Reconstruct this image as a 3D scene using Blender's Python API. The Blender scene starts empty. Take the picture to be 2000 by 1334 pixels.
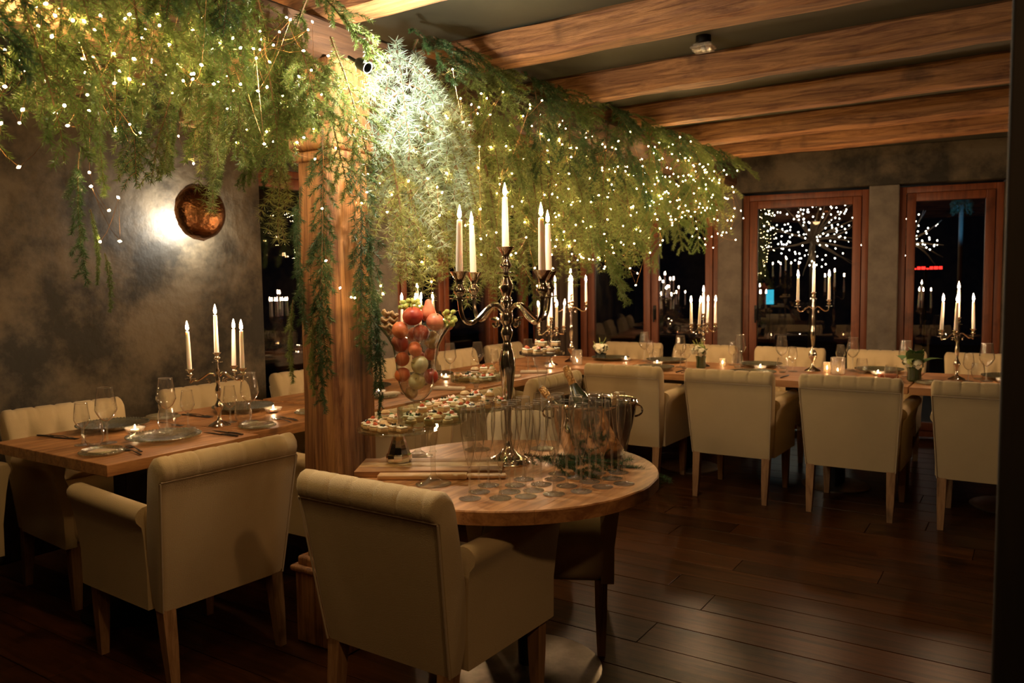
import bpy, math, random
import numpy as np
from math import sin, cos, pi, radians, sqrt
from mathutils import Matrix, Vector

rnd = random.Random(7)
nr = np.random.RandomState(7)
sc = bpy.context.scene
COL = sc.collection

# ------------------------------------------------------------------ camera
YAW, PIT, ROLL = radians(33.124), radians(4.228), radians(-0.780)
def lev(b):
    return Vector((b[0]*cos(YAW)-b[2]*sin(YAW), b[0]*sin(YAW)+b[2]*cos(YAW), b[1]))
def camdir(a):
    cr, sr, cp, sp = cos(ROLL), sin(ROLL), cos(PIT), sin(PIT)
    b = (a[0]*cr+a[1]*sr, -a[0]*sr+a[1]*cr, a[2])
    return lev((b[0], -b[1]*cp-b[2]*sp, b[2]*cp-b[1]*sp))
cam = bpy.data.cameras.new('camera'); camo = bpy.data.objects.new('camera', cam); COL.objects.link(camo)
R_, U_, F_ = camdir((1, 0, 0)), camdir((0, -1, 0)), camdir((0, 0, 1))
M = Matrix(((R_.x, U_.x, -F_.x, 0), (R_.y, U_.y, -F_.y, 0), (R_.z, U_.z, -F_.z, 1.40), (0, 0, 0, 1)))
camo.matrix_world = M
cam.sensor_width = 36; cam.lens = 1555/2000*36; cam.clip_start = .05
cam.dof.use_dof = True; cam.dof.focus_distance = 2.85; cam.dof.aperture_fstop = 4.5
sc.camera = camo

# ------------------------------------------------------------------ view, world, big lights
sc.view_settings.view_transform = 'Standard'; sc.view_settings.look = 'None'
sc.view_settings.exposure = 0.75; sc.view_settings.gamma = 1; sc.view_settings.use_curve_mapping = False
sc.cycles.max_bounces = 12; sc.cycles.diffuse_bounces = 4; sc.cycles.glossy_bounces = 4
sc.cycles.transmission_bounces = 12; sc.cycles.transparent_max_bounces = 28
sc.cycles.caustics_reflective = False; sc.cycles.caustics_refractive = False
sc.cycles.sample_clamp_indirect = 4
W = bpy.data.worlds.new('night'); sc.world = W; W.use_nodes = True
W.node_tree.nodes['Background'].inputs[0].default_value = (.10, .13, .25, 1)
W.node_tree.nodes['Background'].inputs[1].default_value = .004

def light(name, kind, loc, power, col, size=.03, tgt=None, spot=None, blend=.6):
    l = bpy.data.lights.new(name, kind); l.energy = power; l.color = col
    if kind in ('POINT', 'SPOT'): l.shadow_soft_size = size
    if kind == 'SPOT': l.spot_size = radians(spot); l.spot_blend = blend
    o = bpy.data.objects.new(name, l); COL.objects.link(o); o.location = loc
    if tgt is not None: o.rotation_euler = (Vector(tgt)-Vector(loc)).to_track_quat('-Z', 'Y').to_euler()
    return o
WARM = (1, .56, .24)
POST_LAMP = (-1.85, 2.08, 2.11)
light('lamp_post_spot', 'POINT', POST_LAMP, 18, (1, .92, .78), .02)
light('lamp_beam_spot', 'POINT', (-2.60, 1.38, 2.26), 14, (1, .64, .32), .03)
light('lamp_wall_sconce', 'POINT', (-4.272, 3.02, 1.785), 22, (1, .93, .80), .03)
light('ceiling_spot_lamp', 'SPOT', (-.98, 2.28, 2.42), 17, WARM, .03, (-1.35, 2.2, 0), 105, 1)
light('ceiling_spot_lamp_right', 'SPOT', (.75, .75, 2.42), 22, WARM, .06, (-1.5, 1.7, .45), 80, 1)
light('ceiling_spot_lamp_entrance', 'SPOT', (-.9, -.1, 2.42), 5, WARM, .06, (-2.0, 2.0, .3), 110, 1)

# ------------------------------------------------------------------ materials
def P(name, col, rough=.6, metal=0, spec=.5, noise=None, bump=0, bscale=40, emis=None, estr=0, sss=0, rndv=0, wood=None, coat=0, sheen=0):
    m = bpy.data.materials.new(name); m.use_nodes = True; nt = m.node_tree; N = nt.nodes; Lk = nt.links
    b = N['Principled BSDF']
    b.inputs['Base Color'].default_value = (*col, 1); b.inputs['Roughness'].default_value = rough
    b.inputs['Metallic'].default_value = metal; b.inputs['Specular IOR Level'].default_value = spec
    if coat: b.inputs['Coat Weight'].default_value = coat; b.inputs['Coat Roughness'].default_value = .15
    if sheen: b.inputs['Sheen Weight'].default_value = sheen
    if sss: b.inputs['Subsurface Weight'].default_value = sss; b.inputs['Subsurface Radius'].default_value = (.02, .012, .006); b.inputs['Subsurface Scale'].default_value = 1
    if emis: b.inputs['Emission Color'].default_value = (*emis, 1); b.inputs['Emission Strength'].default_value = estr
    tc = N.new('ShaderNodeTexCoord')
    colout = None; hgt = None
    if noise:   # noise=(scale, col2, detail, contrast)
        n = N.new('ShaderNodeTexNoise'); n.inputs['Scale'].default_value = noise[0]; n.inputs['Detail'].default_value = noise[2]; n.inputs['Roughness'].default_value = .65
        Lk.new(tc.outputs['Object'], n.inputs['Vector'])
        r = N.new('ShaderNodeValToRGB'); r.color_ramp.elements[0].position = .5-noise[3]; r.color_ramp.elements[1].position = .5+noise[3]
        r.color_ramp.elements[0].color = (*noise[1], 1); r.color_ramp.elements[1].color = (*col, 1)
        Lk.new(n.outputs['Fac'], r.inputs[0]); colout = r.outputs[0]
    if wood:    # wood=(axis, dark col, grain scale, stretch)
        ax, dk, gs, st = wood
        mp = N.new('ShaderNodeMapping'); s = [gs, gs, gs]; s[ax] = gs/st; mp.inputs['Scale'].default_value = s
        oi = N.new('ShaderNodeObjectInfo'); va = N.new('ShaderNodeVectorMath'); va.operation = 'ADD'
        vm = N.new('ShaderNodeMath'); vm.operation = 'MULTIPLY'; vm.inputs[1].default_value = 37
        Lk.new(oi.outputs['Random'], vm.inputs[0]); Lk.new(tc.outputs['Object'], va.inputs[0]); Lk.new(vm.outputs[0], va.inputs[1])
        Lk.new(va.outputs[0], mp.inputs['Vector'])
        n = N.new('ShaderNodeTexNoise'); n.inputs['Scale'].default_value = 1; n.inputs['Detail'].default_value = 7; n.inputs['Distortion'].default_value = .8; n.inputs['Roughness'].default_value = .7
        Lk.new(mp.outputs[0], n.inputs['Vector'])
        r = N.new('ShaderNodeValToRGB'); r.color_ramp.elements[0].position = .38; r.color_ramp.elements[1].position = .60
        r.color_ramp.elements[0].color = (*dk, 1); r.color_ramp.elements[1].color = (*col, 1)
        Lk.new(n.outputs['Fac'], r.inputs[0])
        k = N.new('ShaderNodeTexNoise'); k.inputs['Scale'].default_value = 5; k.inputs['Detail'].default_value = 3
        Lk.new(va.outputs[0], k.inputs['Vector'])
        kr = N.new('ShaderNodeValToRGB'); kr.color_ramp.elements[0].position = .30; kr.color_ramp.elements[1].position = .42
        kr.color_ramp.elements[0].color = (.35, .35, .35, 1); kr.color_ramp.elements[1].color = (1, 1, 1, 1)
        Lk.new(k.outputs['Fac'], kr.inputs[0])
        mx = N.new('ShaderNodeMix'); mx.data_type = 'RGBA'; mx.blend_type = 'MULTIPLY'; mx.inputs[0].default_value = .8
        Lk.new(r.outputs[0], mx.inputs[6]); Lk.new(kr.outputs[0], mx.inputs[7]); colout = mx.outputs[2]; hgt = n.outputs['Fac']
    if rndv:
        oi = N.new('ShaderNodeObjectInfo'); mr = N.new('ShaderNodeMapRange'); mr.inputs[3].default_value = 1-rndv; mr.inputs[4].default_value = 1+rndv
        Lk.new(oi.outputs['Random'], mr.inputs[0]); hs = N.new('ShaderNodeHueSaturation')
        if colout: Lk.new(colout, hs.inputs['Color'])
        else: hs.inputs['Color'].default_value = (*col, 1)
        Lk.new(mr.outputs[0], hs.inputs['Value']); colout = hs.outputs[0]
    if colout: Lk.new(colout, b.inputs['Base Color'])
    if bump:
        if hgt is None:
            n = N.new('ShaderNodeTexNoise'); n.inputs['Scale'].default_value = bscale; n.inputs['Detail'].default_value = 5
            Lk.new(tc.outputs['Object'], n.inputs['Vector']); hgt = n.outputs['Fac']
        bp = N.new('ShaderNodeBump'); bp.inputs['Strength'].default_value = bump; bp.inputs['Distance'].default_value = .01
        Lk.new(hgt, bp.inputs['Height']); Lk.new(bp.outputs[0], b.inputs['Normal'])
    return m

def thin_glass(name, tint=(.97, .97, .95), f0=.05, gain=.9, rough=.02, diff=0, dcol=(.6, .65, .6), bump=0):
    m = bpy.data.materials.new(name); m.use_nodes = True; nt = m.node_tree; N = nt.nodes; Lk = nt.links
    N.remove(N['Principled BSDF']); out = N['Material Output']
    t = N.new('ShaderNodeBsdfTransparent'); t.inputs[0].default_value = (*tint, 1)
    g = N.new('ShaderNodeBsdfGlossy'); g.inputs['Roughness'].default_value = rough
    lw = N.new('ShaderNodeLayerWeight'); lw.inputs[0].default_value = .5
    p = N.new('ShaderNodeMath'); p.operation = 'POWER'; p.inputs[1].default_value = 3; Lk.new(lw.outputs['Facing'], p.inputs[0])
    a = N.new('ShaderNodeMath'); a.operation = 'MULTIPLY_ADD'; a.inputs[1].default_value = gain; a.inputs[2].default_value = f0; a.use_clamp = True
    Lk.new(p.outputs[0], a.inputs[0])
    mx = N.new('ShaderNodeMixShader'); Lk.new(a.outputs[0], mx.inputs[0])
    base = t.outputs[0]
    if diff:
        d = N.new('ShaderNodeBsdfDiffuse'); d.inputs[0].default_value = (*dcol, 1)
        m2 = N.new('ShaderNodeMixShader'); m2.inputs[0].default_value = diff; Lk.new(t.outputs[0], m2.inputs[1]); Lk.new(d.outputs[0], m2.inputs[2]); base = m2.outputs[0]
    if bump:
        tc = N.new('ShaderNodeTexCoord'); v = N.new('ShaderNodeTexVoronoi'); v.inputs['Scale'].default_value = 90; Lk.new(tc.outputs['Object'], v.inputs['Vector'])
        bp = N.new('ShaderNodeBump'); bp.inputs['Strength'].default_value = bump; bp.inputs['Distance'].default_value = .004; Lk.new(v.outputs['Distance'], bp.inputs['Height']); Lk.new(bp.outputs[0], g.inputs['Normal'])
    Lk.new(base, mx.inputs[1]); Lk.new(g.outputs[0], mx.inputs[2]); Lk.new(mx.outputs[0], out.inputs['Surface'])
    return m

def solid_glass(name, col=(1, 1, 1)):
    m = bpy.data.materials.new(name); m.use_nodes = True; nt = m.node_tree; N = nt.nodes
    N.remove(N['Principled BSDF']); g = N.new('ShaderNodeBsdfGlass'); g.inputs['Color'].default_value = (*col, 1); g.inputs['IOR'].default_value = 1.48; g.inputs['Roughness'].default_value = 0.0
    nt.links.new(g.outputs[0], N['Material Output'].inputs['Surface']); return m

def leafmat(name, c1, c2):
    m = bpy.data.materials.new(name); m.use_nodes = True; nt = m.node_tree; N = nt.nodes; Lk = nt.links
    N.remove(N['Principled BSDF']); out = N['Material Output']
    oi = N.new('ShaderNodeObjectInfo'); mx = N.new('ShaderNodeMix'); mx.data_type = 'RGBA'
    mx.inputs[6].default_value = (*c1, 1); mx.inputs[7].default_value = (*c2, 1); Lk.new(oi.outputs['Random'], mx.inputs[0])
    d = N.new('ShaderNodeBsdfDiffuse'); t = N.new('ShaderNodeBsdfTranslucent'); g = N.new('ShaderNodeBsdfGlossy'); g.inputs['Roughness'].default_value = .4
    Lk.new(mx.outputs[2], d.inputs[0]); Lk.new(mx.outputs[2], t.inputs[0])
    a = N.new('ShaderNodeMixShader'); a.inputs[0].default_value = .3; Lk.new(d.outputs[0], a.inputs[1]); Lk.new(t.outputs[0], a.inputs[2])
    b = N.new('ShaderNodeMixShader'); b.inputs[0].default_value = .05; Lk.new(a.outputs[0], b.inputs[1]); Lk.new(g.outputs[0], b.inputs[2])
    Lk.new(b.outputs[0], out.inputs['Surface']); return m

def emit(name, col, s):
    m = bpy.data.materials.new(name); m.use_nodes = True; nt = m.node_tree; N = nt.nodes
    N.remove(N['Principled BSDF']); e = N.new('ShaderNodeEmission'); e.inputs[0].default_value = (*col, 1); e.inputs[1].default_value = s
    nt.links.new(e.outputs[0], N['Material Output'].inputs['Surface']); return m

LINEN = P('linen', (.55, .43, .245), .95, noise=(3, (.47, .365, .205), 4, .3), bump=.25, bscale=420, spec=.15, sheen=.2)
PIPE = P('linen_piping', (.48, .39, .27), .95, spec=.1)
LEGW = P('oak_leg', (.36, .20, .09), .55, wood=(2, (.20, .10, .04), 40, 14))
PLASTER = P('dark_plaster', (.125, .096, .058), .68, noise=(2.1, (.022, .018, .011), 15, .09), bump=.9, bscale=9, spec=.35)
PLASTER2 = P('grey_plaster', (.21, .18, .14), .7, noise=(6, (.11, .09, .07), 10, .2), bump=.4, bscale=25)
CEIL = P('ceiling_plaster', (.085, .078, .048), .75, noise=(1.3, (.05, .046, .028), 8, .2), bump=.15, bscale=6)
BEAM = P('old_beam_wood', (.46, .215, .08), .65, wood=(0, (.17, .065, .024), 34, 14), bump=.9)
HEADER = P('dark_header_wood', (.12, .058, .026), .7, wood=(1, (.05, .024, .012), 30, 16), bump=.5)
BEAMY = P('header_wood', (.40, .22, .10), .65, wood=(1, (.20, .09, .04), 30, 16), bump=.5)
POSTW = P('post_wood', (.48, .23, .08), .6, wood=(2, (.17, .065, .022), 30, 16), bump=.9)
FRAMEW = P('window_wood', (.22, .062, .020), .45, wood=(2, (.13, .034, .012), 30, 18), bump=.1)
FLOORW = P('floor_wood', (.066, .022, .006), .30, wood=(0, (.026, .009, .003), 26, 14), bump=.06, rndv=.35, spec=.12)
TABLEW = P('table_oak', (.50, .25, .095), .42, wood=(1, (.26, .11, .038), 30, 12), bump=.15)
TABLEX = P('row_table_oak', (.48, .25, .11), .42, wood=(0, (.32, .15, .06), 26, 12), bump=.12)
BOARDW = P('board_wood', (.46, .24, .10), .5, wood=(0, (.27, .12, .05), 30, 14))
BOARDL = P('board_pale', (.62, .40, .20), .5, wood=(0, (.5, .3, .14), 30, 14))
DARKW = P('dark_jamb_wood', (.020, .014, .009), .7, wood=(2, (.010, .007, .005), 24, 14))
BLACK = P('black_metal', (.012, .011, .010), .45, metal=.6)
PEWTER = P('worn_steel', (.28, .25, .20), .38, metal=.9, noise=(14, (.16, .14, .11), 6, .2))
SILVER = P('nickel_silver', (.74, .66, .56), .13, metal=1)
STEEL = P('cutlery_steel', (.45, .42, .38), .2, metal=1)
DSTEEL = P('dark_cutlery', (.08, .07, .06), .3, metal=.8)
CHROME = P('polished_chrome', (.85, .80, .74), .05, metal=1)
COPPER = P('hammered_copper', (.40, .18, .07), .26, metal=1, noise=(9, (.14, .06, .025), 6, .2), bump=.7, bscale=38)
WAX = P('candle_wax', (.95, .86, .78), .5, sss=.35)
WICK = P('wick', (.02, .015, .01), .9)
FLAME = emit('flame', (1, .62, .33), 420)
FLAME_S = emit('tealight_flame', (1, .66, .36), 200)
BULB = emit('fairy_bulb', (1, .66, .27), 200)
COPW = P('copper_wire', (.55, .28, .12), .35, metal=1)
GLASS = thin_glass('thin_glass', (.99, .985, .97), f0=.10, gain=1.9, rough=.025, diff=.02, dcol=(1, .95, .85))  # faint whitish diffuse share imitates light scattered in the bowls
STEMG = thin_glass('stem_glass', (1, .99, .96), f0=.05, gain=1.0, rough=.035, diff=.11, dcol=(1, .96, .88), bump=.8)  # whitish diffuse share put into the colour to imitate sparkle
PANE = thin_glass('window_pane', (.80, .80, .80), f0=.075, gain=.9, rough=0)
PLATEG = thin_glass('pressed_glass', (.92, .93, .82), f0=.20, gain=.9, rough=.08, diff=.14, dcol=(.62, .60, .42), bump=.8)
PLATED = thin_glass('smoky_pressed_glass', (.50, .50, .40), f0=.10, gain=.7, rough=.15, diff=.30, dcol=(.24, .23, .16), bump=.8)
STANDG = thin_glass('stand_glass', (.93, .97, .90), f0=.12, gain=.8, rough=.04)
MERC = P('mercury_glass', (.72, .66, .55), .3, metal=.7, noise=(45, (.25, .22, .17), 3, .12))
BRANCH = P('branch_bark', (.16, .09, .045), .85)
NEED_S = leafmat('spruce_needles', (.10, .17, .035), (.17, .23, .06))
NEED_D = leafmat('dark_needles', (.035, .085, .028), (.055, .12, .035))
NEED_L = leafmat('larch_needles', (.25, .31, .10), (.34, .37, .13))
NEED_P = leafmat('pale_pine_needles', (.38, .52, .40), (.44, .56, .44))
TUBEG = P('green_leaf', (.06, .13, .035), .6)
def skin(n, c, c2, sc_=18): return P(n, c, .38, noise=(sc_, c2, 5, .18), rndv=.12)
APPLE = skin('yellow_apple_skin', (.62, .50, .20), (.55, .52, .24)); RED = skin('red_fruit_skin', (.30, .018, .016), (.48, .09, .035))
ORANGE = skin('orange_skin', (.66, .20, .065), (.58, .13, .05)); PEACH = skin('peach_skin', (.70, .28, .14), (.62, .14, .08))
PEAR = skin('pear_skin', (.62, .50, .24), (.60, .32, .15)); GRAPE = P('grape_skin', (.42, .47, .13), .25, sss=.3); SQUASH = skin('squash_skin', (.48, .36, .12), (.4, .28, .1))
CRISP = P('crispbread', (.50, .34, .17), .85, noise=(60, (.28, .17, .08), 5, .2), bump=.6, bscale=80)
BREAD = P('canape_bread', (.70, .52, .27), .8, noise=(70, (.55, .36, .16), 4, .2)); CREAM = P('cream_cheese', (.82, .75, .58), .5, sss=.2)
TOM = P('red_topping', (.42, .045, .02), .3, noise=(90, (.55, .16, .05), 3, .2)); OLIVE = P('dark_olive', (.02, .025, .012), .3); SALM = P('salmon_topping', (.74, .34, .20), .4, noise=(60, (.8, .5, .34), 3, .2))
HERB = P('green_herb', (.06, .14, .03), .6); CLOTH = P('napkin_cloth', (.66, .58, .46), .9, bump=.3, bscale=60)
PAPER = P('menu_card', (.60, .48, .32), .8); CLOTHR = P('rust_napkin', (.42, .12, .06), .9)
BOTTLE = P('bottle_glass', (.03, .035, .015), .12, coat=.5); FOIL = P('gold_foil', (.62, .38, .15), .28, metal=1, bump=.9, bscale=120); CAPM = P('bottle_cap', (.55, .54, .47), .35, metal=.9)
PETAL = P('cream_petals', (.72, .70, .52), .7, rndv=.1); PETALG = P('green_blossom', (.36, .44, .14), .7)
CURT = P('brown_curtain', (.075, .05, .034), .9); PORC = P('porcelain', (.7, .66, .58), .25)

# ------------------------------------------------------------------ geometry helpers
class G:
    def __init__(s): s.V = []; s.F = []; s.n = 0
    def add(s, v, f):
        s.V.append(np.asarray(v, float).reshape(-1, 3)); n = s.n; s.F += [tuple(i+n for i in q) for q in f]; s.n += len(s.V[-1]); return s
    def verts(s): return np.concatenate(s.V) if s.V else np.zeros((0, 3))
    def lathe(s, prof, n=24, c=(0, 0, 0), flute=0, cap=True):
        v = []; f = []; rings = []
        for r, z in prof:
            if r < 1e-6: v.append((c[0], c[1], c[2]+z)); rings.append([len(v)-1]*n)
            else:
                st = len(v)
                for i in range(n):
                    a = 2*pi*i/n; rr = r*(1+(flute*cos(a*8) if flute else 0)); v.append((c[0]+rr*cos(a), c[1]+rr*sin(a), c[2]+z))
                rings.append(list(range(st, st+n)))
        for a, b in zip(rings, rings[1:]):
            for i in range(n):
                j = (i+1) % n; q = [a[i], a[j], b[j], b[i]]; u = []
                for k in q:
                    if k not in u: u.append(k)
                if len(u) > 2: f.append(tuple(u))
        return s.add(v, f)
    def tube(s, pts, rad, n=6, sq=1):
        pts = np.asarray(pts, float); m = len(pts)
        if np.isscalar(rad): rad = [rad]*m
        T = np.gradient(pts, axis=0); T /= np.linalg.norm(T, axis=1)[:, None]+1e-12
        u = np.cross(T[0], (0, 0, 1)); 
        if np.linalg.norm(u) < .1: u = np.cross(T[0], (1, 0, 0))
        v = []; f = []
        for i in range(m):
            u = u-T[i]*np.dot(u, T[i]); u /= np.linalg.norm(u)+1e-12; w = np.cross(T[i], u)
            for k in range(n):
                a = 2*pi*k/n; v.append(pts[i]+rad[i]*(u*cos(a)+w*sin(a)*sq))
        for i in range(m-1):
            for k in range(n): f.append((i*n+k, i*n+(k+1) % n, (i+1)*n+(k+1) % n, (i+1)*n+k))
        f.append(tuple(range(n))[::-1]); f.append(tuple(range((m-1)*n, m*n)))
        return s.add(v, f)
    def box(s, x0, x1, y0, y1, z0, z1):
        v = [(x, y, z) for z in (z0, z1) for y in (y0, y1) for x in (x0, x1)]
        return s.add(v, [(0, 2, 3, 1), (4, 5, 7, 6), (0, 1, 5, 4), (2, 6, 7, 3), (0, 4, 6, 2), (1, 3, 7, 5)])
    def rbox(s, x0, x1, y0, y1, z0, z1, r=.004, k=2, fn=None):
        h = np.array([x1-x0, y1-y0, z1-z0])/2; c = np.array([x0+x1, y0+y1, z0+z1])/2; r = min(r, *(h*.99))
        ts = [t for t in np.linspace(0, 1, k+1)]
        def ax(hh):
            return np.array([-hh+r*t for t in ts]+[hh-r+r*t for t in ts])
        m = 2*(k+1); idx = {}; v = []; f = []
        A = [ax(h[i]) for i in range(3)]
        def vid(i, j, l):
            key = (i, j, l)
            if key not in idx:
                p = np.array([A[0][i], A[1][j], A[2][l]]); q = np.clip(p, -(h-r), h-r); d = p-q; L = np.linalg.norm(d)
                idx[key] = len(v); v.append(q+(d/L*r if L > 1e-9 else d))
            return idx[key]
        e = m-1
        for i in range(e):
            for j in range(e):
                f += [(vid(i, j, 0), vid(i, j+1, 0), vid(i+1, j+1, 0), vid(i+1, j, 0)), (vid(i, j, e), vid(i+1, j, e), vid(i+1, j+1, e), vid(i, j+1, e)),
                      (vid(i, 0, j), vid(i+1, 0, j), vid(i+1, 0, j+1), vid(i, 0, j+1)), (vid(i, e, j), vid(i, e, j+1), vid(i+1, e, j+1), vid(i+1, e, j)),
                      (vid(0, i, j), vid(0, i, j+1), vid(0, i+1, j+1), vid(0, i+1, j)), (vid(e, i, j), vid(e, i+1, j), vid(e, i+1, j+1), vid(e, i, j+1))]
        v = np.array(v)+c
        if fn: v = np.array([fn(p) for p in v])
        return s.add(v, f)
    def xf(s, loc=(0, 0, 0), rz=0, sca=1, rx=0, ry=0):
        V = s.verts()*sca; Mx = np.array((Matrix.Rotation(rz, 3, 'Z') @ Matrix.Rotation(ry, 3, 'Y') @ Matrix.Rotation(rx, 3, 'X')))
        s.V = [V @ Mx.T+np.array(loc)]; return s
    def mesh(s, name, mat, smooth=True, auto=35):
        me = bpy.data.meshes.new(name); me.from_pydata(s.verts().tolist(), [], s.F); me.materials.append(mat)
        if smooth:
            me.polygons.foreach_set('use_smooth', [True]*len(me.polygons))
            if auto: me.set_sharp_from_angle(angle=radians(auto))
        me.update(); return me

def link(name, data, parent=None, loc=(0, 0, 0), rot=(0, 0, 0), sca=1, label=None):
    o = bpy.data.objects.new(name, data); COL.objects.link(o)
    if parent is not None: o.parent = parent
    o.location = loc; o.rotation_euler = rot
    o.scale = (sca,)*3 if np.isscalar(sca) else sca
    if label: o['label'] = label
    return o
def tag(o, label, cat, group=None, kind=None):
    o['label'] = label; o['category'] = cat
    if group: o['group'] = group
    if kind: o['kind'] = kind
    return o
def thing(name, label, cat, loc=(0, 0, 0), rz=0, group=None, kit=None, sca=1, rot=None, kind=None):
    """an Empty at the thing's base; kit = list of (part name, mesh, loc, rot, scale, label, sub-kit)"""
    o = link(name, None, None, loc, rot or (0, 0, rz), sca); o.empty_display_size = .05; tag(o, label, cat, group, kind)
    if kit: build(kit, o)
    return o
def build(kit, parent):
    for k in kit:
        k = tuple(k)+(None,)*(7-len(k))
        p = link(k[0], k[1], parent, k[2] or (0, 0, 0), k[3] or (0, 0, 0), k[4] or 1, k[5])
        if k[6]: build(k[6], p)
def struct(name, me, label, cat, loc=(0, 0, 0), rot=(0, 0, 0)):
    return tag(link(name, me, None, loc, rot), label, cat, None, 'structure')
def bx(name, mat, *a, r=.003): return G().rbox(*a, r=r, k=1).mesh(name, mat, smooth=False)
def hewn(L, w, h, axis, jit=.006, taper=None, seed=1, step=.22):
    """timber along an axis from 0 to L, chamfered octagonal section, slightly uneven"""
    r = random.Random(seed); n = max(3, int(L/step)); v = []; f = []
    c = .14*min(w, h); sec = [(-w/2+c, -h/2), (w/2-c, -h/2), (w/2, -h/2+c), (w/2, h/2-c), (w/2-c, h/2), (-w/2+c, h/2), (-w/2, h/2-c), (-w/2, -h/2+c)]
    for i in range(n+1):
        t = L*i/n; k = taper(t) if taper else 1
        for a, b in sec:
            a2, b2 = a*k+r.uniform(-jit, jit), b*k+r.uniform(-jit, jit)
            v.append({0: (t, a2, b2), 1: (a2, t, b2), 2: (a2, b2, t)}[axis])
    for i in range(n):
        for k in range(8): f.append((i*8+k, i*8+(k+1) % 8, (i+1)*8+(k+1) % 8, (i+1)*8+k))
    f += [tuple(range(8))[::-1], tuple(range(n*8, n*8+8))]
    return G().add(v, f)

# ------------------------------------------------------------------ room shell
CZ = 2.52
floor = struct('floor', bx('floor', DARKW, -9, 2.4, -2.2, 8.4, -.08, -.012), 'dark brown wooden plank floor', 'floor')
y = -2.0; row = 0
while y < 7.9:
    w = rnd.choice([.17, .19, .21]); x = -4.6-rnd.uniform(0, 1.2)
    while x < 2.2:
        L = rnd.uniform(1.1, 2.3); x1 = min(x+L, 2.3)
        zt = rnd.uniform(-.0012, 0)
        if x1 > -4.4 and x1-x > .1:
            me = bx('plank', FLOORW, max(x, -4.45)+.0012, x1-.0012, 0, w-.0028, -.02, 0, r=.002)
            link('plank', me, floor, (0, y, zt))
        x = x1
    y += w; row += 1
struct('ceiling', bx('ceiling', CEIL, -9, 2.4, -2.2, 8.6, CZ, CZ+.1), 'smooth dark plaster ceiling between the beams', 'ceiling')
struct('wall_left', G().rbox(-4.60, -4.35, -2.2, 3.60, 0, CZ, r=.012).mesh('wall_left', PLASTER), 'dark mottled plaster wall behind the left tables', 'wall')
struct('wall_right', bx('wall_right', PLASTER, 2.2, 2.4, -2.2, 8.4, 0, CZ), 'dark plaster wall on the right', 'wall')
struct('wall_front', bx('wall_front', PLASTER, -4.6, 2.4, -2.2, -2.0, 0, CZ), 'dark plaster wall behind the viewer', 'wall')
# left bay: column, lintel, windows (inner face X=-4.35)
struct('wall_left_column', bx('wall_left_column', PLASTER2, -4.62, -4.35, 4.62, 4.97, 0, 2.2, r=.01), 'grey plaster column between the left windows', 'column')
struct('wall_left_lintel', bx('wall_left_lintel', PLASTER, -4.62, -4.36, 3.60, 7.2, 2.2, CZ), 'plaster lintel over the left windows', 'wall')
def window(name, o, s0, s1, z0, z1, mull=(), handles=(), label='', cat='window'):
    """window in the local x-z plane from s0 to s1, inner face at y=0, built under an Empty with matrix o=(loc, rz)"""
    e = thing(name, label, cat, o[0], o[1], kind='structure')
    fw = .055
    m = G()
    m.rbox(s0, s0+fw, 0, .09, z0, z1, r=.004); m.rbox(s1-fw, s1, 0, .09, z0, z1, r=.004); m.rbox(s0+fw, s1-fw, 0, .09, z1-fw, z1, r=.004); m.rbox(s0+fw, s1-fw, 0, .09, z0, z0+fw, r=.004)
    link('window_frame', m.mesh('window_frame', FRAMEW), e)
    cuts = [s0+fw]+list(mull)+[s1-fw]
    for a, b in zip(cuts, cuts[1:]):
        sw = .07; g = G(); g0, g1 = a+.004, b-.004
        g.rbox(g0, g0+sw, -.015, .05, z0+fw, z1-fw, r=.006); g.rbox(g1-sw, g1, -.015, .05, z0+fw, z1-fw, r=.006)
        g.rbox(g0+sw, g1-sw, -.015, .05, z1-fw-sw, z1-fw, r=.006); g.rbox(g0+sw, g1-sw, -.015, .05, z0+fw, z0+fw+sw, r=.006)
        sh = link('sash', g.mesh('sash', FRAMEW), e)
        link('pane', G().box(g0+sw-.004, g1-sw+.004, .010, .026, z0+fw+sw-.004, z1-fw-sw+.004).mesh('pane', PANE, smooth=False), sh)
        for hx in handles:
            if a <= hx <= b:
                h = G(); h.rbox(hx-.014, hx+.014, -.024, -.014, 1.02, 1.16, r=.004); h.tube([(hx, -.02, 1.12), (hx, -.06, 1.12)], .007, 8); h.tube([(hx, -.058, 1.125), (hx, -.058, 1.00)], .008, 8)
                link('handle', h.mesh('handle', BLACK), sh)
    return e
rl = (( -4.38, 0, 0), radians(90))    # local x -> +Y, local -y(inner) -> +X
window('window_1', rl, 3.42, 4.62, .02, 2.2, (), (), 'red-brown framed window just right of the dark left wall')
window('window_2', rl, 4.97, 7.03, .02, 2.2, (5.60, 6.37), (5.53,), 'wide red-brown framed glass doors behind the fruit vase')
# back wall, local frame from the corner
WB = radians(8.88); CO = Vector((-4.35, 7.03, 0)); bo = (tuple(CO), WB)
def bw(X): return (X+4.35)/cos(WB)
def wp(X, off=0): s = bw(X); return (CO.x+s*cos(WB)+off*sin(WB), CO.y+s*sin(WB)-off*cos(WB))
sb = G().rbox(-.3, bw(2.3), -.03, .3, 2.19, CZ, r=.01)
struct('wall_back', sb.mesh('wall_back', PLASTER), 'dark plaster lintel band above the back windows', 'wall', CO, (0, 0, WB))
struct('wall_back_column', bx('wall_back_column', PLASTER2, bw(-2.465), bw(-2.25), -.03, .28, 0, 2.19, r=.01), 'grey plaster column left of the single back window', 'column', CO, (0, 0, WB))
struct('wall_back_column', bx('wall_back_column', PLASTER2, bw(-1.20), bw(-.965), -.03, .28, 0, 2.19, r=.01), 'grey plaster column between the two right back windows', 'column', CO, (0, 0, WB))
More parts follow.
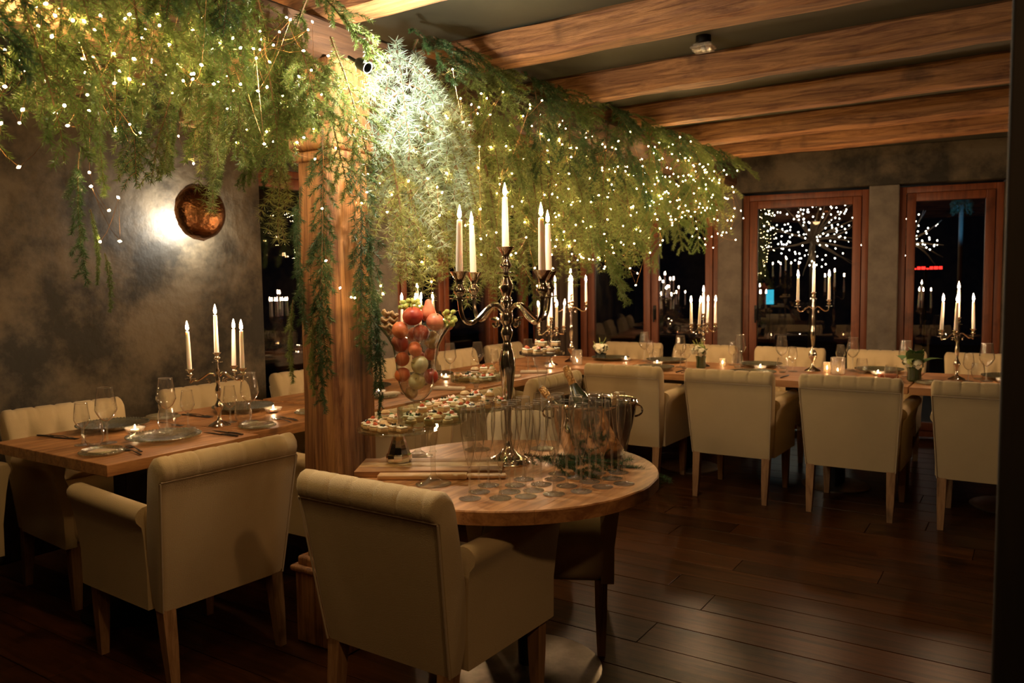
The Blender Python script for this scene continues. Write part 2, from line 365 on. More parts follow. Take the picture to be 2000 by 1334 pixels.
struct('wall_back_end', bx('wall_back_end', PLASTER, bw(-.20), bw(2.3), -.03, .28, 0, 2.19, r=.01), 'plaster wall at the right end of the back wall', 'wall', CO, (0, 0, WB))
bo2 = ((CO.x-.06*sin(WB), CO.y+.06*cos(WB), 0), WB)
window('window_3', bo2, bw(-4.35), bw(-2.465), .02, 2.17, (bw(-3.755), bw(-3.11)), (bw(-3.07),), 'three-leaf red-brown framed glass doors behind the far corner of the tables')
window('window_4', bo2, bw(-2.25), bw(-1.20), .02, 2.17, (), (bw(-2.13),), 'red-brown framed window between the two grey columns')
window('window_5', bo2, bw(-.965), bw(-.20), .02, 2.17, (), (), 'rightmost red-brown framed window beside the dark jamb')
# curtain in the far corner
cg = G(); n = 60; v = []; f = []
for i in range(n+1):
    t = i/n; X = -4.28+t*.46; off = .055+.022*sin(t*2*pi*7)
    for z in (.03, 1.1, 2.18): p = wp(X, off); v.append((p[0], p[1], z))
for i in range(n): f += [(3*i, 3*i+3, 3*i+4, 3*i+1), (3*i+1, 3*i+4, 3*i+5, 3*i+2)]
tag(link('curtain', cg.add(v, f).mesh('curtain', CURT, auto=0)), 'dark brown pleated curtain hanging in the far corner', 'curtain')
# door jamb at the right edge
tag(link('door_1', G().rbox(-.036, .30, 1.41, 1.62, 0, CZ, r=.006).mesh('door_1', DARKW)), 'almost black wooden door jamb at the right edge', 'door jamb', None, 'structure')
# dark ground outside
struct('terrace_ground', bx('terrace_ground', P('wet_stone', (.02, .02, .02), .5), -14, 8, 7.2, 20, -.3, -.1), 'dark terrace ground outside the windows', 'ground')
# beams
for i, yf in enumerate([.56, 1.42, 2.28, 3.14, 4.01, 4.88, 5.75, 6.50]):
    me = hewn(6.6, .13, .145, 0, seed=i+3).mesh('trim', BEAM, auto=30)
    nm = ['ceiling beam nearest the viewer', 'second ceiling beam from the viewer', 'pale lit ceiling beam ending above the post', 'thick ceiling beam with needle shadows at its left end', 'ceiling beam running behind the glass ceiling spotlight', 'middle ceiling beam of the far group', 'second last ceiling beam before the back wall', 'last reddish ceiling beam before the back wall'][i]
    struct('trim_%d' % (i+1), me, 'rough hewn '+nm, 'beam', (-4.40, yf-.065, 2.45))
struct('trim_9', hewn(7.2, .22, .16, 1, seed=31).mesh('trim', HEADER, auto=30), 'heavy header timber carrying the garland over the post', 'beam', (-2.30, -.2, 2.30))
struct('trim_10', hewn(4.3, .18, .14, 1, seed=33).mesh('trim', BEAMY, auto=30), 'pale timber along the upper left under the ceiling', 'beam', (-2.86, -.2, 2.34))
strut = hewn(.5, .10, .10, 2, seed=35).mesh('trim', BEAMY, auto=30)
# post
post = thing('wooden_post', 'thick weathered orange-brown timber post draped with hanging needles', 'post', (-2.26, 2.22, 0), kind='structure')
link('shaft', hewn(1.53, .205, .205, 2, .003, lambda t: 1.10-.10*t/1.5, seed=5, step=.3).mesh('shaft', POSTW, auto=30), post, (0, 0, .34))
link('plinth', G().rbox(-.135, .135, -.135, .135, 0, .30, r=.01).mesh('plinth', POSTW), post)
link('plinth_moulding', G().rbox(-.15, .15, -.15, .15, .285, .31, r=.01).rbox(-.128, .128, -.128, .128, .305, .345, r=.012).mesh('plinth_moulding', POSTW), post)
link('capital', G().rbox(-.108, .108, -.108, .108, 1.86, 1.90, r=.01).rbox(-.118, .118, -.118, .118, 1.90, 1.99, r=.02).rbox(-.11, .11, -.11, .11, 1.985, 2.01, r=.008).rbox(-.105, .105, -.105, .105, 2.005, 2.23, r=.006).mesh('capital', POSTW), post)

# ------------------------------------------------------------------ chairs
def sweep(profile_at, us, close_ends=True):
    """profile_at(u) -> list of 3-D points (closed loop); joined along us"""
    rings = [np.array(profile_at(u)) for u in us]; n = len(rings[0]); v = np.concatenate(rings); f = []
    for i in range(len(us)-1):
        for k in range(n): f.append((i*n+k, (i+1)*n+k, (i+1)*n+(k+1) % n, i*n+(k+1) % n))
    if close_ends: f += [tuple(range(n)), tuple(range((len(us)-1)*n, len(us)*n))[::-1]]
    return G().add(v, f)
BZ = .285
backprof = [(-.255, BZ), (-.277, .42), (-.297, .55), (-.320, .70), (-.329, .752), (-.334, .757), (-.343, .768), (-.347, .79), (-.342, .814), (-.327, .831), (-.305, .838), (-.284, .832), (-.266, .815), (-.254, .788),
            (-.242, .75), (-.232, .72), (-.224, .69), (-.216, .66), (-.208, .63), (-.200, .60), (-.190, .56), (-.180, .50), (-.17, .44), (-.17, .38), (-.20, BZ)]
BUT = [(x, z) for z, xs in ((.70, (-.18, -.06, .06, .18)), (.60, (-.12, 0, .12)), (.50, (-.18, -.06, .06, .18))) for x in xs]
def fronty(z):
    P_ = sorted([(b[1], b[0]) for b in backprof[11:-1]]); return float(np.interp(z, [p[0] for p in P_], [p[1] for p in P_]))
def back_geo(arm=False):
    us = sorted(set([-1, -.992, -.975, -.95, -.92]+list(np.linspace(-.9, .9, 61))+[.92, .95, .975, .992, 1]))
    prof = np.array(backprof); cen = prof.mean(0)
    def pa(u):
        e = abs(u); ed = 1-max(0, (e-.93)/.07)**2.2*.055 if e > .93 else 1
        out = []
        for i, (yy, zz) in enumerate(prof):
            hw = .248+.034*(zz-BZ)/.55; x = u*hw
            Y, Z = yy, zz
            if e > .93:
                k = ((e-.93)/.07)**2.5; 
                if i > 4 or True:
                    cy = -.27 if zz > .7 else (-.235-.07*(zz-.3)); Y = Y+(cy-Y)*.30*k if 5 < i else Y+.006*k; 
                    if zz > .74: Z = Z-(Z-.78)*.35*k-.008*k
            if 9 <= i <= 22:
                d = 0
                for bxx, bz in BUT: d += .034*math.exp(-((x-bxx)**2+(Z-bz)**2)/(2*.022**2))
                for s in (-.18, -.06, .06, .18):   # pleats running up from the top buttons over the roll
                    if Z > .72: d += .004*math.exp(-((x-s)/.006)**2)
                Y -= d
            if 5 <= i <= 12:
                for s in (-.225, -.135, -.045, .045, .135, .225):
                    d = .0055*math.exp(-((x-s)/.006)**2); Z -= d*min(1, (i-4)/3); Y += d*(.8 if i < 9 else 0)
            out.append((x, Y, Z))
        return out
    return sweep(pa, us)
back_m = back_geo().mesh('backrest', LINEN, auto=50)
def arm_geo(sg):
    us = [0, .03, .10, .25, .4, .55, .7, .82, .9, .95, .985, 1]
    def pa(u):
        yy = -.19+.46*u; rz = .615+.012*u+.018*u*u; fl = .012+.022*u*u; xo = .262+.01*u; c = xo+fl-.022
        k = 1-max(0, (u-.93)/.07)**2*.35 if u > .93 else 1; yy += 0
        R = .036*k; pts = [(xo-.005*(1-k), BZ+.0), (xo, .42), (xo+fl*.5, .55), (xo+fl*.9, rz-R*1.0)]
        pts += [(c+R*1.15*cos(a), rz+R*sin(a)) for a in (-.45, 0, .4, .8, 1.2, 1.57, 1.95, 2.35, 2.75, pi)]
        pts += [(c-R*.9, rz-.05), (xo-.05, .50), (xo-.05, .42), (xo-.05, BZ)]
        return [(sg*p[0], yy, p[1]) for p in pts]
    return sweep(pa, us)
arm_m = {s: arm_geo(s).mesh('armrest', LINEN, auto=50) for s in (-1, 1)}
def seatfn(p):
    x, yy, z = p
    if z > .42: z += .018*(1-(x/.25)**2)
    return (x*(1-.03*(yy > .2)), yy+(.02*(1-((z-.40)/.12)**2) if yy > .2 else 0), z)
seat_m = G().rbox(-.248, .248, -.215, .275, BZ, .475, r=.05, k=4, fn=seatfn).mesh('seat', LINEN, auto=60)
pg = G()
for sg in (-1, 1): pg.tube([(sg*(.246+.034*(z-BZ)/.55), yy-.002, z) for yy, z in backprof[:5]], .0032, 6)
pg.tube([(x, -.3315, .755) for x in np.linspace(-.274, .274, 9)], .0032, 6)
pipe_m = pg.mesh('piping', PIPE)
def leg_geo(sx, rear):
    v = []; f = []
    for i, (z, h) in enumerate([(BZ+.01, .024), (.15, .021), (0, .015)]):
        cx = sx*.222; cy = (-.232-(BZ-z)*.11) if rear else .238
        v += [(cx-h, cy-h, z), (cx+h, cy-h, z), (cx+h, cy+h, z), (cx-h, cy+h, z)]
    for i in range(2):
        for k in range(4): f.append((i*4+k, (i+1)*4+k, (i+1)*4+(k+1) % 4, i*4+(k+1) % 4))
    f += [(0, 1, 2, 3), (11, 10, 9, 8)]
    return G().add(v, f)
legs = [leg_geo(sx, r).mesh('leg', LEGW, smooth=False) for sx in (-1, 1) for r in (True, False)]
button_m = G().lathe([(0, .004), (.005, .0035), (.008, 0), (.008, -.003)], 10).xf(rx=radians(-90), rz=pi).mesh('button', LINEN)
def chair(label, x, y, deg, group, btn=False, sca=1):
    kit = [('seat', seat_m), ('backrest', back_m, None, None, None, None, [('piping', pipe_m)]+([('button', button_m, (b[0], fronty(b[1])-.026, b[1])) for b in BUT[:7]] if btn else [])),
           ('armrest', arm_m[-1]), ('armrest', arm_m[1])]+[('leg', l) for l in legs]
    return thing('dining_armchair', label, 'chair', (x, y, 0), radians(deg), group, kit, sca)
GR = 'cream linen armchairs around the tables'
chair('cream linen armchair seen from behind, in front of the left table', -2.700, 1.825, 86, GR)
chair('large cream linen armchair from behind, tucked under the round table', -1.585, 1.975, -1, GR)
chair('shadowed armchair on the far side of the round table facing the viewer', -1.62, 2.72, 206, GR)
chair('armchair cut off by the left edge, beside the end of the left table', -3.90, 1.36, -102, GR, True)
chair('tufted cream armchair against the dark wall at the left end of the left table', -3.68, 2.03, -94, GR, True)
chair('tufted cream armchair against the dark wall behind the small candelabrum', -3.70, 2.86, -91, GR, True)
chair('tufted cream armchair just left of the wooden post, beyond the wall corner', -3.78, 3.70, -90, GR, True)
chair('tufted armchair just right of the post at the window side of the middle table', -3.80, 4.62, -90, GR, True)
chair('tufted armchair at the window side of the middle table, behind the fruit vase', -3.80, 5.38, -90, GR, True)
chair('tufted armchair at the window side behind the tall centre candelabrum', -3.80, 6.14, -90, GR, True)
chair('cream armchair just behind the post, back turned, at the middle table', -2.72, 2.66, 90, GR)
chair('cream armchair, back turned, middle one on the near side of the middle table', -2.72, 3.40, 90, GR)
chair('cream armchair, back turned, behind the champagne bucket', -2.74, 4.22, 89, GR)
for x, t in ((-2.30, 'leftmost, right behind the champagne bucket'), (-1.575, 'second from the left'), (-.865, 'third from the left'), (-.165, 'partly hidden by the dark jamb')):
    chair('cream armchair, back turned, at the right table, '+t, x, 5.185, 0, GR)
for x, t in ((-3.06, 'behind the white flowers'), (-2.38, 'behind the five-candle candelabrum'), (-1.66, 'left of the three-candle candelabrum'), (-.93, 'behind the patterned votive glass'), (-.25, 'partly hidden by the dark jamb')):
    chair('tufted armchair on the window side of the right table, '+t, x, 6.44, 180, GR, True)

# ------------------------------------------------------------------ tables
def table(label, x0, x1, y0, y1, mat, ax, zt=.75):
    cx, cy = (x0+x1)/2, (y0+y1)/2
    t = thing('dining_table', label, 'table', (cx, cy, 0), 0, 'rectangular oak dining tables')
    n = 5; a0, a1 = (x0-cx, x1-cx) if ax == 1 else (y0-cy, y1-cy); b0, b1 = (y0-cy, y1-cy) if ax == 1 else (x0-cx, x1-cx)
    for i in range(n):
        p0 = a0+(a1-a0)*i/n+.0006; p1 = a0+(a1-a0)*(i+1)/n-.0006
        q = (p0, p1, b0, b1) if ax == 1 else (b0, b1, p0, p1)
        link('top_board', bx('top_board', mat, *q, zt-.045, zt, r=.003), t)
    link('apron', bx('apron', DARKW, x0-cx+.20, x1-cx-.20, y0-cy+.16, y1-cy-.16, zt-.09, zt-.045), t)
    link('pedestal', G().rbox(-.05, .05, -.05, .05, .02, zt-.09, r=.006).mesh('pedestal', BLACK), t)
    link('base', G().lathe([(0, .025), (.05, .024), (.20, .014), (.22, .006), (.22, 0), (0, 0)], 28).mesh('base', PEWTER if ax == 0 else BLACK), t)
    return t
table('orange-brown oak table at the far left under the plates and small candelabrum', -3.69, -2.83, 1.60, 2.29, TABLEW, 1)
table('oak table set slightly back between the left table and the post', -3.73, -2.89, 2.295, 3.00, TABLEW, 1)
table('oak table behind the post, start of the middle row', -3.70, -2.86, 3.03, 4.05, TABLEW, 1)
table('oak table of the middle row behind the tall centre candelabrum', -3.70, -2.86, 4.06, 5.20, TABLEW, 1)
table('oak table in the far corner where the two rows meet', -3.70, -2.68, 5.24, 6.10, TABLEX, 0)
table('first oak table of the right row under the five-candle candelabrum', -2.67, -1.56, 5.24, 6.10, TABLEX, 0)
table('oak table of the right row under the three-candle candelabrum', -1.55, -.60, 5.22, 6.08, TABLEX, 0)
table('oak table at the right end of the row beside the dark jamb', -.59, .45, 5.20, 6.06, TABLEX, 0)
RC = (-1.52, 2.29)
rt = thing('round_table', 'round oak table carrying champagne flutes, candelabrum and food stands', 'table', (RC[0], RC[1], 0))
# top of boards cut to a disc
Rr = .522; nb = 6
for i in range(nb):
    a, b = -Rr+2*Rr*i/nb+.0004, -Rr+2*Rr*(i+1)/nb-.0004
    xs = np.linspace(a, b, 9); out = [(x, -sqrt(max(0, Rr*Rr-x*x))) for x in xs]+[(x, sqrt(max(0, Rr*Rr-x*x))) for x in xs[::-1]]
    o2 = []
    for p in out:
        if not o2 or abs(p[0]-o2[-1][0])+abs(p[1]-o2[-1][1]) > 1e-5: o2.append(p)
    if abs(o2[0][0]-o2[-1][0])+abs(o2[0][1]-o2[-1][1]) < 1e-5: o2.pop()
    m = len(o2); v = [(p[0], p[1], .708) for p in o2]+[(p[0], p[1], .746) for p in o2]+[(p[0]*.994, p[1]*.994, .75) for p in o2]
    f = [tuple(range(m))[::-1], tuple(range(2*m, 3*m))]+[(k+j*m, (k+1) % m+j*m, (k+1) % m+(j+1)*m, k+(j+1)*m) for j in (0, 1) for k in range(m)]
    link('top_board', G().add(v, f).mesh('top_board', TABLEW, smooth=False), rt, (0, 0, 0), (0, 0, radians(0)))
link('pedestal', G().lathe([(.035, .015), (.035, .70)], 16).mesh('pedestal', BLACK), rt, (.02, .085, 0))
link('base', G().lathe([(0, .022), (.04, .022), (.25, .012), (.27, .006), (.27, 0), (0, 0)], 40).mesh('base', PEWTER), rt, (.02, .085, 0))
link('support_plate', G().rbox(-.2, .2, -.2, .2, .695, .709, r=.003).mesh('support_plate', BLACK), rt, (.02, .085, 0))
T = .75

# ------------------------------------------------------------------ candles and candelabra
def candle_kit(L, r=.0115):
    wax = G().lathe([(0, 0), (r, 0), (r*.97, L*.3), (r*.80, L*.9), (r*.74, L-.002), (r*.45, L), (0, L-.003)], 14).mesh('wax', WAX)
    wick = G().tube([(0, 0, L-.004), (.0006, 0, L+.004), (.001, 0, L+.009)], .0009, 5).mesh('wick', WICK)
    fl = G().lathe([(0, 0), (.0045, .004), (.0070, .011), (.0066, .019), (.0042, .030), (.0018, .040), (0, .047)], 8, (0, 0, L+.004)).mesh('flame', FLAME)
    return [('wax_body', wax), ('wick', wick), ('flame', fl, None, None, None, 'bright candle flame')]
CK = {L: candle_kit(L, r) for L, r in ((.19, .0125), (.18, .0105), (.165, .010))}
ncand = [0]
def candle(label, loc, L=.18, lean=(0, 0), group=None):
    return thing('taper_candle', label, 'candle', loc, 0, group, CK[L], 1, (lean[0], lean[1], 0))
def candelabrum(label, loc, stem, hub, arms, R, ztop, zout, cs, big=False, L=.18, clabel='', cnames=None):
    t = thing('candelabrum', label, 'candelabrum', loc)
    link('stem', G().lathe(stem, 28).mesh('stem', SILVER, auto=50), t)
    cup = [(0, 0), (.009, 0), (.009, .005), (.034, .007), (.035, .010), (.010, .012), (.010, .018), (.020, .030), (.022, .038), (.013, .052), (.012, .062), (.016, .075), (.030, .096), (.034, .100), (.030, .101), (.0125, .096), (.0125, .085), (0, .085)] if big else \
          [(0, 0), (.006, 0), (.006, .003), (.025, .005), (.025, .008), (.007, .009), (.006, .014), (.014, .022), (.014, .028), (.008, .034), (.010, .040), (.019, .048), (.019, .051), (.010, .050), (.010, .044), (0, .044)]
    ch = .085 if big else .044
    cm = G().lathe(cup, 22).mesh('candle_cup', SILVER, auto=50)
    link('candle_cup', cm, t, (0, 0, ztop-.10*big-.05*(not big)))
    k = 1 if big else .55
    for deg in arms:
        a = radians(deg); c, s = cos(a), sin(a); zo = zout-(.10 if big else .05)
        prof = [(.012, hub), (.035*k, hub+.022*k), (.06*k, hub+.030*k), (.085*k, hub+.018*k), (R*.62, hub-.020*k), (R*.78, hub-.036*k), (R*.92, hub-.026*k), (R*.99, zo-.03*k), (R, zo+.002)]
        pr = np.array(prof); tt = np.linspace(0, len(pr)-1, 30); rr = np.interp(tt, range(len(pr)), pr[:, 0]); zz = np.interp(tt, range(len(pr)), pr[:, 1])
        for _ in range(4): rr[1:-1] = (rr[:-2]+2*rr[1:-1]+rr[2:])/4; zz[1:-1] = (zz[:-2]+2*zz[1:-1]+zz[2:])/4
        g = G().tube([(r_*c, r_*s, z_) for r_, z_ in zip(rr, zz)], [.0068*k+.001]*30, 8)
        cur = [(.02+.022*k*(1+1.2*q)*1.0+.016*k*cos(q*5), hub-.035*k-.014*k*sin(q*5)) for q in np.linspace(0, 1, 12)]
        g.tube([(r_*c, r_*s, z_) for r_, z_ in cur], [.006*k*(1-.3*q) for q in np.linspace(0, 1, 12)], 7)
        ar = link('arm', g.mesh('arm', SILVER), t)
        link('candle_cup', cm, ar, (R*c, R*s, zo))
    pos = [(0, 0, ztop-(.015 if big else .006))]+[(R*cos(radians(d)), R*sin(radians(d)), zout-(.015 if big else .006)) for d in arms]
    for i, p in enumerate(pos):
        if i in (cs or []): continue
        ln = (0, 0) if i == 0 else (radians(rnd.uniform(-2.5, 2.5)), radians(rnd.uniform(-2.5, 2.5)))
        candle('lit white taper candle %s %s' % (cnames[i] if cnames else 'on', clabel), (loc[0]+p[0], loc[1]+p[1], loc[2]+p[2]), L, ln, 'lit candles of '+clabel)
bigstem = [(0, 0), (.078, 0), (.079, .006), (.072, .012), (.070, .020), (.058, .024), (.045, .030), (.034, .036), (.026, .046), (.018, .06), (.012, .085), (.017, .105), (.012, .12), (.012, .16), (.0145, .20), (.019, .26), (.026, .315), (.030, .35), (.029, .375), (.022, .405), (.017, .42), (.019, .426), (.013, .436), (.013, .446), (.019, .46), (.022, .475), (.015, .492), (.014, .50), (.022, .512), (.023, .53), (.021, .548), (.015, .556), (.014, .565), (.020, .575), (.021, .59), (.014, .602), (.017, .61), (.025, .632), (.024, .645), (.014, .668), (.012, .674), (0, .674)]
NM = ['on the centre top of', 'on the', 'on the', 'on the', 'on the']
candelabrum('tall polished silver candelabrum in the middle of the round table', (-1.565, 2.365, T), bigstem, .545, [33+d for d in (218, 308, 38, 128)], .200, .776, .690, None, True, .19,
            'the tall centre candelabrum', ['on the centre top of', 'on the outer left arm of', 'on the inner right arm of', 'on the outer right arm of', 'on the inner left arm of'])
def smallstem(h):
    b = [(0, 0), (.050, 0), (.051, .004), (.045, .010), (.030, .018), (.012, .028), (.008, .040)]
    m = [(.010, .10), (.019, .17), (.021, .20), (.012, .26), (.007, .32), (.010, .40), (.014, .48), (.013, .52), (.007, .60), (.010, .66), (.011, .70), (.006, .76), (.007, .82), (.010, .86), (.006, .92), (.005, 1), (0, 1)]
    hh = h-.05; return b+[(r, .045+(hh-.045)*z) for r, z in m]
def tallstem(h):
    b = [(0, 0), (.055, 0), (.056, .004), (.048, .012), (.030, .022), (.012, .034)]
    m = [(.008, .06), (.026, .12), (.029, .16), (.022, .21), (.009, .25), (.008, .30), (.014, .40), (.019, .48), (.013, .56), (.008, .62), (.011, .68), (.010, .74), (.006, .80), (.010, .86), (.006, .92), (.005, 1), (0, 1)]
    hh = h-.05; return b+[(r, .04+(hh-.04)*z) for r, z in m]
def arm5(o=0): return [o+45, o+135, o+225, o+315]
N4 = ['at the top of', 'on the left arm of', 'on the back arm of', 'on the right arm of']
candelabrum('small silver candelabrum with four candles on the left table', (-3.164, 2.337, T), smallstem(.345), .235, (33+196, 33+72, 33-4), .120, .345, .272, None, False, .18, 'the left table candelabrum', N4)
N5 = ['at the top of', 'on the first arm of', 'on the second arm of', 'on the third arm of', 'on the fourth arm of']
candelabrum('silver candelabrum behind the fruit vase on the middle table', (-3.28, 3.93, T), smallstem(.44), .31, (33+0, 33+90, 33+180, 33+270), .105, .44, .37, None, False, .18, 'the candelabrum behind the fruit vase', N5)
candelabrum('tall silver candelabrum in the far corner of the tables', (-3.12, 5.66, T), tallstem(.55), .43, (33+0, 33+80, 33+180, 33+260), .125, .55, .49, None, False, .165, 'the tall far corner candelabrum', N5)
candelabrum('short silver candelabrum in front of the tall far corner one', (-3.13, 5.36, T), smallstem(.375), .26, (33+20, 33+100, 33+200, 33+290), .105, .375, .305, None, False, .165, 'the short far corner candelabrum', N5)
candelabrum('silver candelabrum with five candles left of the grey column', (-2.055, 5.78, T), smallstem(.40), .28, (33+20, 33+60, 33+200, 33+240), .105, .40, .325, None, False, .165, 'the candelabrum left of the grey column', N5)
candelabrum('tall three-candle silver candelabrum with a round knob on the right table', (-1.275, 5.817, T), tallstem(.555), .44, (33+4, 33+184), .112, .555, .50, None, False, .165, 'the three-candle candelabrum', ['at the top of', 'on the right arm of', 'on the left arm of'])
candelabrum('silver candelabrum with five candles at the right end of the right table', (-.381, 5.708, T), smallstem(.395), .28, (33+12, 33+65, 33+190, 33+235), .115, .395, .32, None, False, .18, 'the rightmost candelabrum', N5)

# ------------------------------------------------------------------ glassware
def glass_kit(foot, h0, bowl, stemr=.0036, n=24):
    st = G().lathe([(0, 0), (foot, 0), (foot, .0015), (foot*.6, .003), (foot*.25, .006), (stemr*1.3, .014), (stemr, .03), (stemr, h0*.8), (stemr*1.6, h0-.004), (stemr*1.2, h0), (0, h0)], n).mesh('stem_and_foot', STEMG, auto=60)
    bw_ = G().lathe([(0, h0)]+bowl, n).mesh('bowl', GLASS, auto=0)
    rim = G().tube([(bowl[-1][0]*cos(a), bowl[-1][0]*sin(a), bowl[-1][1]) for a in np.linspace(0, 2*pi, n+1)], .0011, 4).mesh('rim', STEMG)
    return [('bowl', bw_, None, None, None, None, [('rim', rim)]), ('stem', st)]
FLUTE = glass_kit(.034, .095, [(.0045, .099), (.0105, .120), (.0165, .145), (.0215, .175), (.0245, .205), (.0250, .228), (.0240, .25), (.0225, .275)], .0034)
WINE = glass_kit(.038, .092, [(.012, .096), (.028, .110), (.043, .138), (.044, .145), (.040, .175), (.034, .215), (.0315, .235)])
WINES = glass_kit(.033, .070, [(.010, .073), (.022, .084), (.031, .105), (.0315, .118), (.028, .145), (.0235, .175)])
TUMB = [('bowl', G().lathe([(0, .004), (.022, .004), (.034, .022), (.040, .045), (.039, .062), (.0335, .095), (.031, .105)], 24).mesh('bowl', GLASS, auto=0)),
        ('base', G().lathe([(0, 0), (.021, 0), (.024, .004), (.018, .009), (0, .010)], 24).mesh('base', STEMG))]
FP = [(-1.405,1.909),(-1.426,1.986),(-1.447,2.068),(-1.329,1.960),(-1.343,2.034),(-1.373,2.111),(-1.272,2.014),(-1.289,2.087),(-1.307,2.164),(-1.212,2.082),(-1.226,2.188),(-1.302,2.244),(-1.154,2.151),(-1.250,2.298),(-1.187,2.271),(-1.122,2.234),(-1.224,2.387),(-1.143,2.344),(-1.080,2.303)]
rows = {'front': [0, 3, 6, 9, 12, 15, 18], 'second': [1, 4, 7, 10, 14, 17], 'third': [2, 5, 8, 11, 13, 16]}
ordn = ['first', 'second', 'third', 'fourth', 'fifth', 'sixth', 'seventh']
for rn, idx in rows.items():
    for k, i in enumerate(idx):
        thing('champagne_flute', 'empty champagne flute in the %s row of the cluster, %s from the left' % (rn, ordn[k]), 'glass', (FP[i][0], FP[i][1], T), rnd.uniform(0, 6), 'champagne flutes on the round table', FLUTE)
extra = [(-1.33, 2.315), (-1.39, 2.19), (-1.16, 2.43)]
for (x, y), t in zip(extra, ('behind the third row near the candelabrum foot', 'at the back left of the cluster', 'at the back right beside the bucket')):
    thing('champagne_flute', 'empty champagne flute '+t, 'glass', (x, y, T), 0, 'champagne flutes on the round table', FLUTE)
def put(kit, name, cat, group, items, rz=None, dz=0):
    for (x, y, lab) in items: thing(name, lab, cat, (x, y, T+dz), rnd.uniform(0, 6) if rz is None else rz, group, kit)
put(WINE, 'wine_glass', 'glass', 'large wine glasses', [
    (-3.238, 1.839, 'large wine glass at the near left end of the left table'), (-3.312, 2.166, 'large wine glass behind the clear charger plate on the left table'), (-3.138, 2.492, 'large wine glass just right of the left candelabrum'),
    (-2.62, 5.98, 'large wine glass right of the white flowers'), (-2.194, 5.673, 'large wine glass left of the candelabrum near the grey column'), (-1.823, 5.93, 'large wine glass right of the green vase of flowers'), (-1.509, 5.90, 'large wine glass just left of the three-candle candelabrum'),
    (-1.035, 5.95, 'large wine glass right of the patterned votive'), (-.680, 5.773, 'large wine glass left of the dark leafy bouquet'), (-.22, 5.716, 'large wine glass at the far right by the jamb'),
    (-3.363, 4.367, 'large wine glass right of the fruit vase on the middle table'), (-3.26, 4.55, 'large wine glass left of the greenery on the middle table'), (-3.09, 4.95, 'large wine glass just right of the tall centre candelabrum')])
put(WINES, 'small_wine_glass', 'glass', 'small wine glasses', [
    (-3.292, 1.765, 'small wine glass at the near left end of the left table'), (-3.248, 2.230, 'small wine glass left of the left candelabrum stem'), (-3.205, 2.43, 'small wine glass right of the left candelabrum stem'),
    (-2.52, 5.86, 'small wine glass right of the white flowers'), (-2.12, 5.60, 'small wine glass below the column candelabrum'), (-1.90, 5.985, 'small wine glass right of the green flower vase'), (-1.392, 5.74, 'small wine glass at the foot of the three-candle candelabrum'),
    (-1.13, 6.02, 'small wine glass behind the patterned votive'), (-.60, 5.701, 'small wine glass beside the dark leafy bouquet'), (-.313, 5.655, 'small wine glass near the jamb at the right end'),
    (-3.22, 4.70, 'small wine glass beside the greenery on the middle table'), (-3.20, 5.22, 'small wine glass before the far corner candelabra'), (-3.25, 5.50, 'small wine glass left of the far corner candelabra')])
put(TUMB, 'stemless_tumbler', 'glass', 'stemless water tumblers', [
    (-3.225, 1.775, 'stemless tumbler at the near left end of the left table'), (-3.237, 2.115, 'stemless tumbler behind the clear charger plate'), (-3.10, 2.422, 'stemless tumbler right of the left candelabrum'),
    (-2.52, 6.0, 'stemless tumbler right of the white flowers'), (-2.33, 5.95, 'stemless tumbler left of the column candelabrum'), (-1.80, 5.80, 'stemless tumbler right of the green flower vase'), (-1.437, 5.64, 'stemless tumbler at the edge before the three-candle candelabrum'),
    (-.95, 5.80, 'stemless tumbler right of the patterned votive'), (-.72, 5.42, 'stemless tumbler at the table edge by the third armchair'), (-.27, 5.80, 'stemless tumbler at the far right'), (-3.343, 4.183, 'stemless tumbler right of the fruit vase')])

# plates
def plate_geo(R, h):
    g = G().lathe([(0, .004), (R*.52, .004), (R*.60, .009), (R*.66, .012), (R*.70, .0155), (R*.73, .0125), (R*.78, .018), (R*.81, .015), (R*.86, .0195), (R*.89, .017), (R*.97, h), (R, h+.001), (R*.985, h-.003), (R*.66, .007), (R*.55, 0), (0, 0)], 40)
    return g
def beads(R, z, n, r):
    g = G()
    for i in range(n):
        a = 2*pi*i/n; g.lathe([(0, -r), (r*.87, -r*.5), (r*.87, r*.5), (0, r)], 6, (R*cos(a), R*sin(a), z))
    return g
def plate_kit(R, h, mat, n): return [('dish', plate_geo(R, h).mesh('dish', mat, auto=40)), ('beaded_rim', beads(R*.985, h, n, R*.028).mesh('beaded_rim', mat, auto=0))]
CHG = plate_kit(.152, .020, PLATEG, 64); CHD = plate_kit(.155, .028, PLATED, 64); BRD = plate_kit(.085, .010, PLATEG, 44); BRD2 = plate_kit(.075, .010, PLATEG, 40)
put(CHG, 'charger_plate', 'plate', 'pressed glass chargers', [(-3.101, 2.009, 'clear beaded glass charger plate at the front of the left table')])
put(CHD, 'charger_plate', 'plate', 'pressed glass chargers', [(-3.54, 2.04, 'smoky glass charger plate on the wall side of the left table'), (-3.44, 2.69, 'smoky glass charger plate behind the left candelabrum'),
    (-2.90, 5.93, 'dark glass charger plate beside the white flowers'), (-2.42, 5.95, 'dark glass charger plate before the second far armchair'), (-1.673, 5.94, 'dark glass charger plate left of the three-candle candelabrum'),
    (-.86, 5.92, 'dark glass charger plate right of the patterned votive'), (-.10, 5.85, 'dark glass charger plate at the right end near the jamb'), (-3.45, 3.62, 'glass charger plate just right of the post'), (-3.50, 4.32, 'glass charger plate behind the fruit vase'),
    (-2.30, 5.40, 'glass charger plate before the leftmost turned armchair'), (-1.575, 5.40, 'glass charger plate before the second turned armchair')])
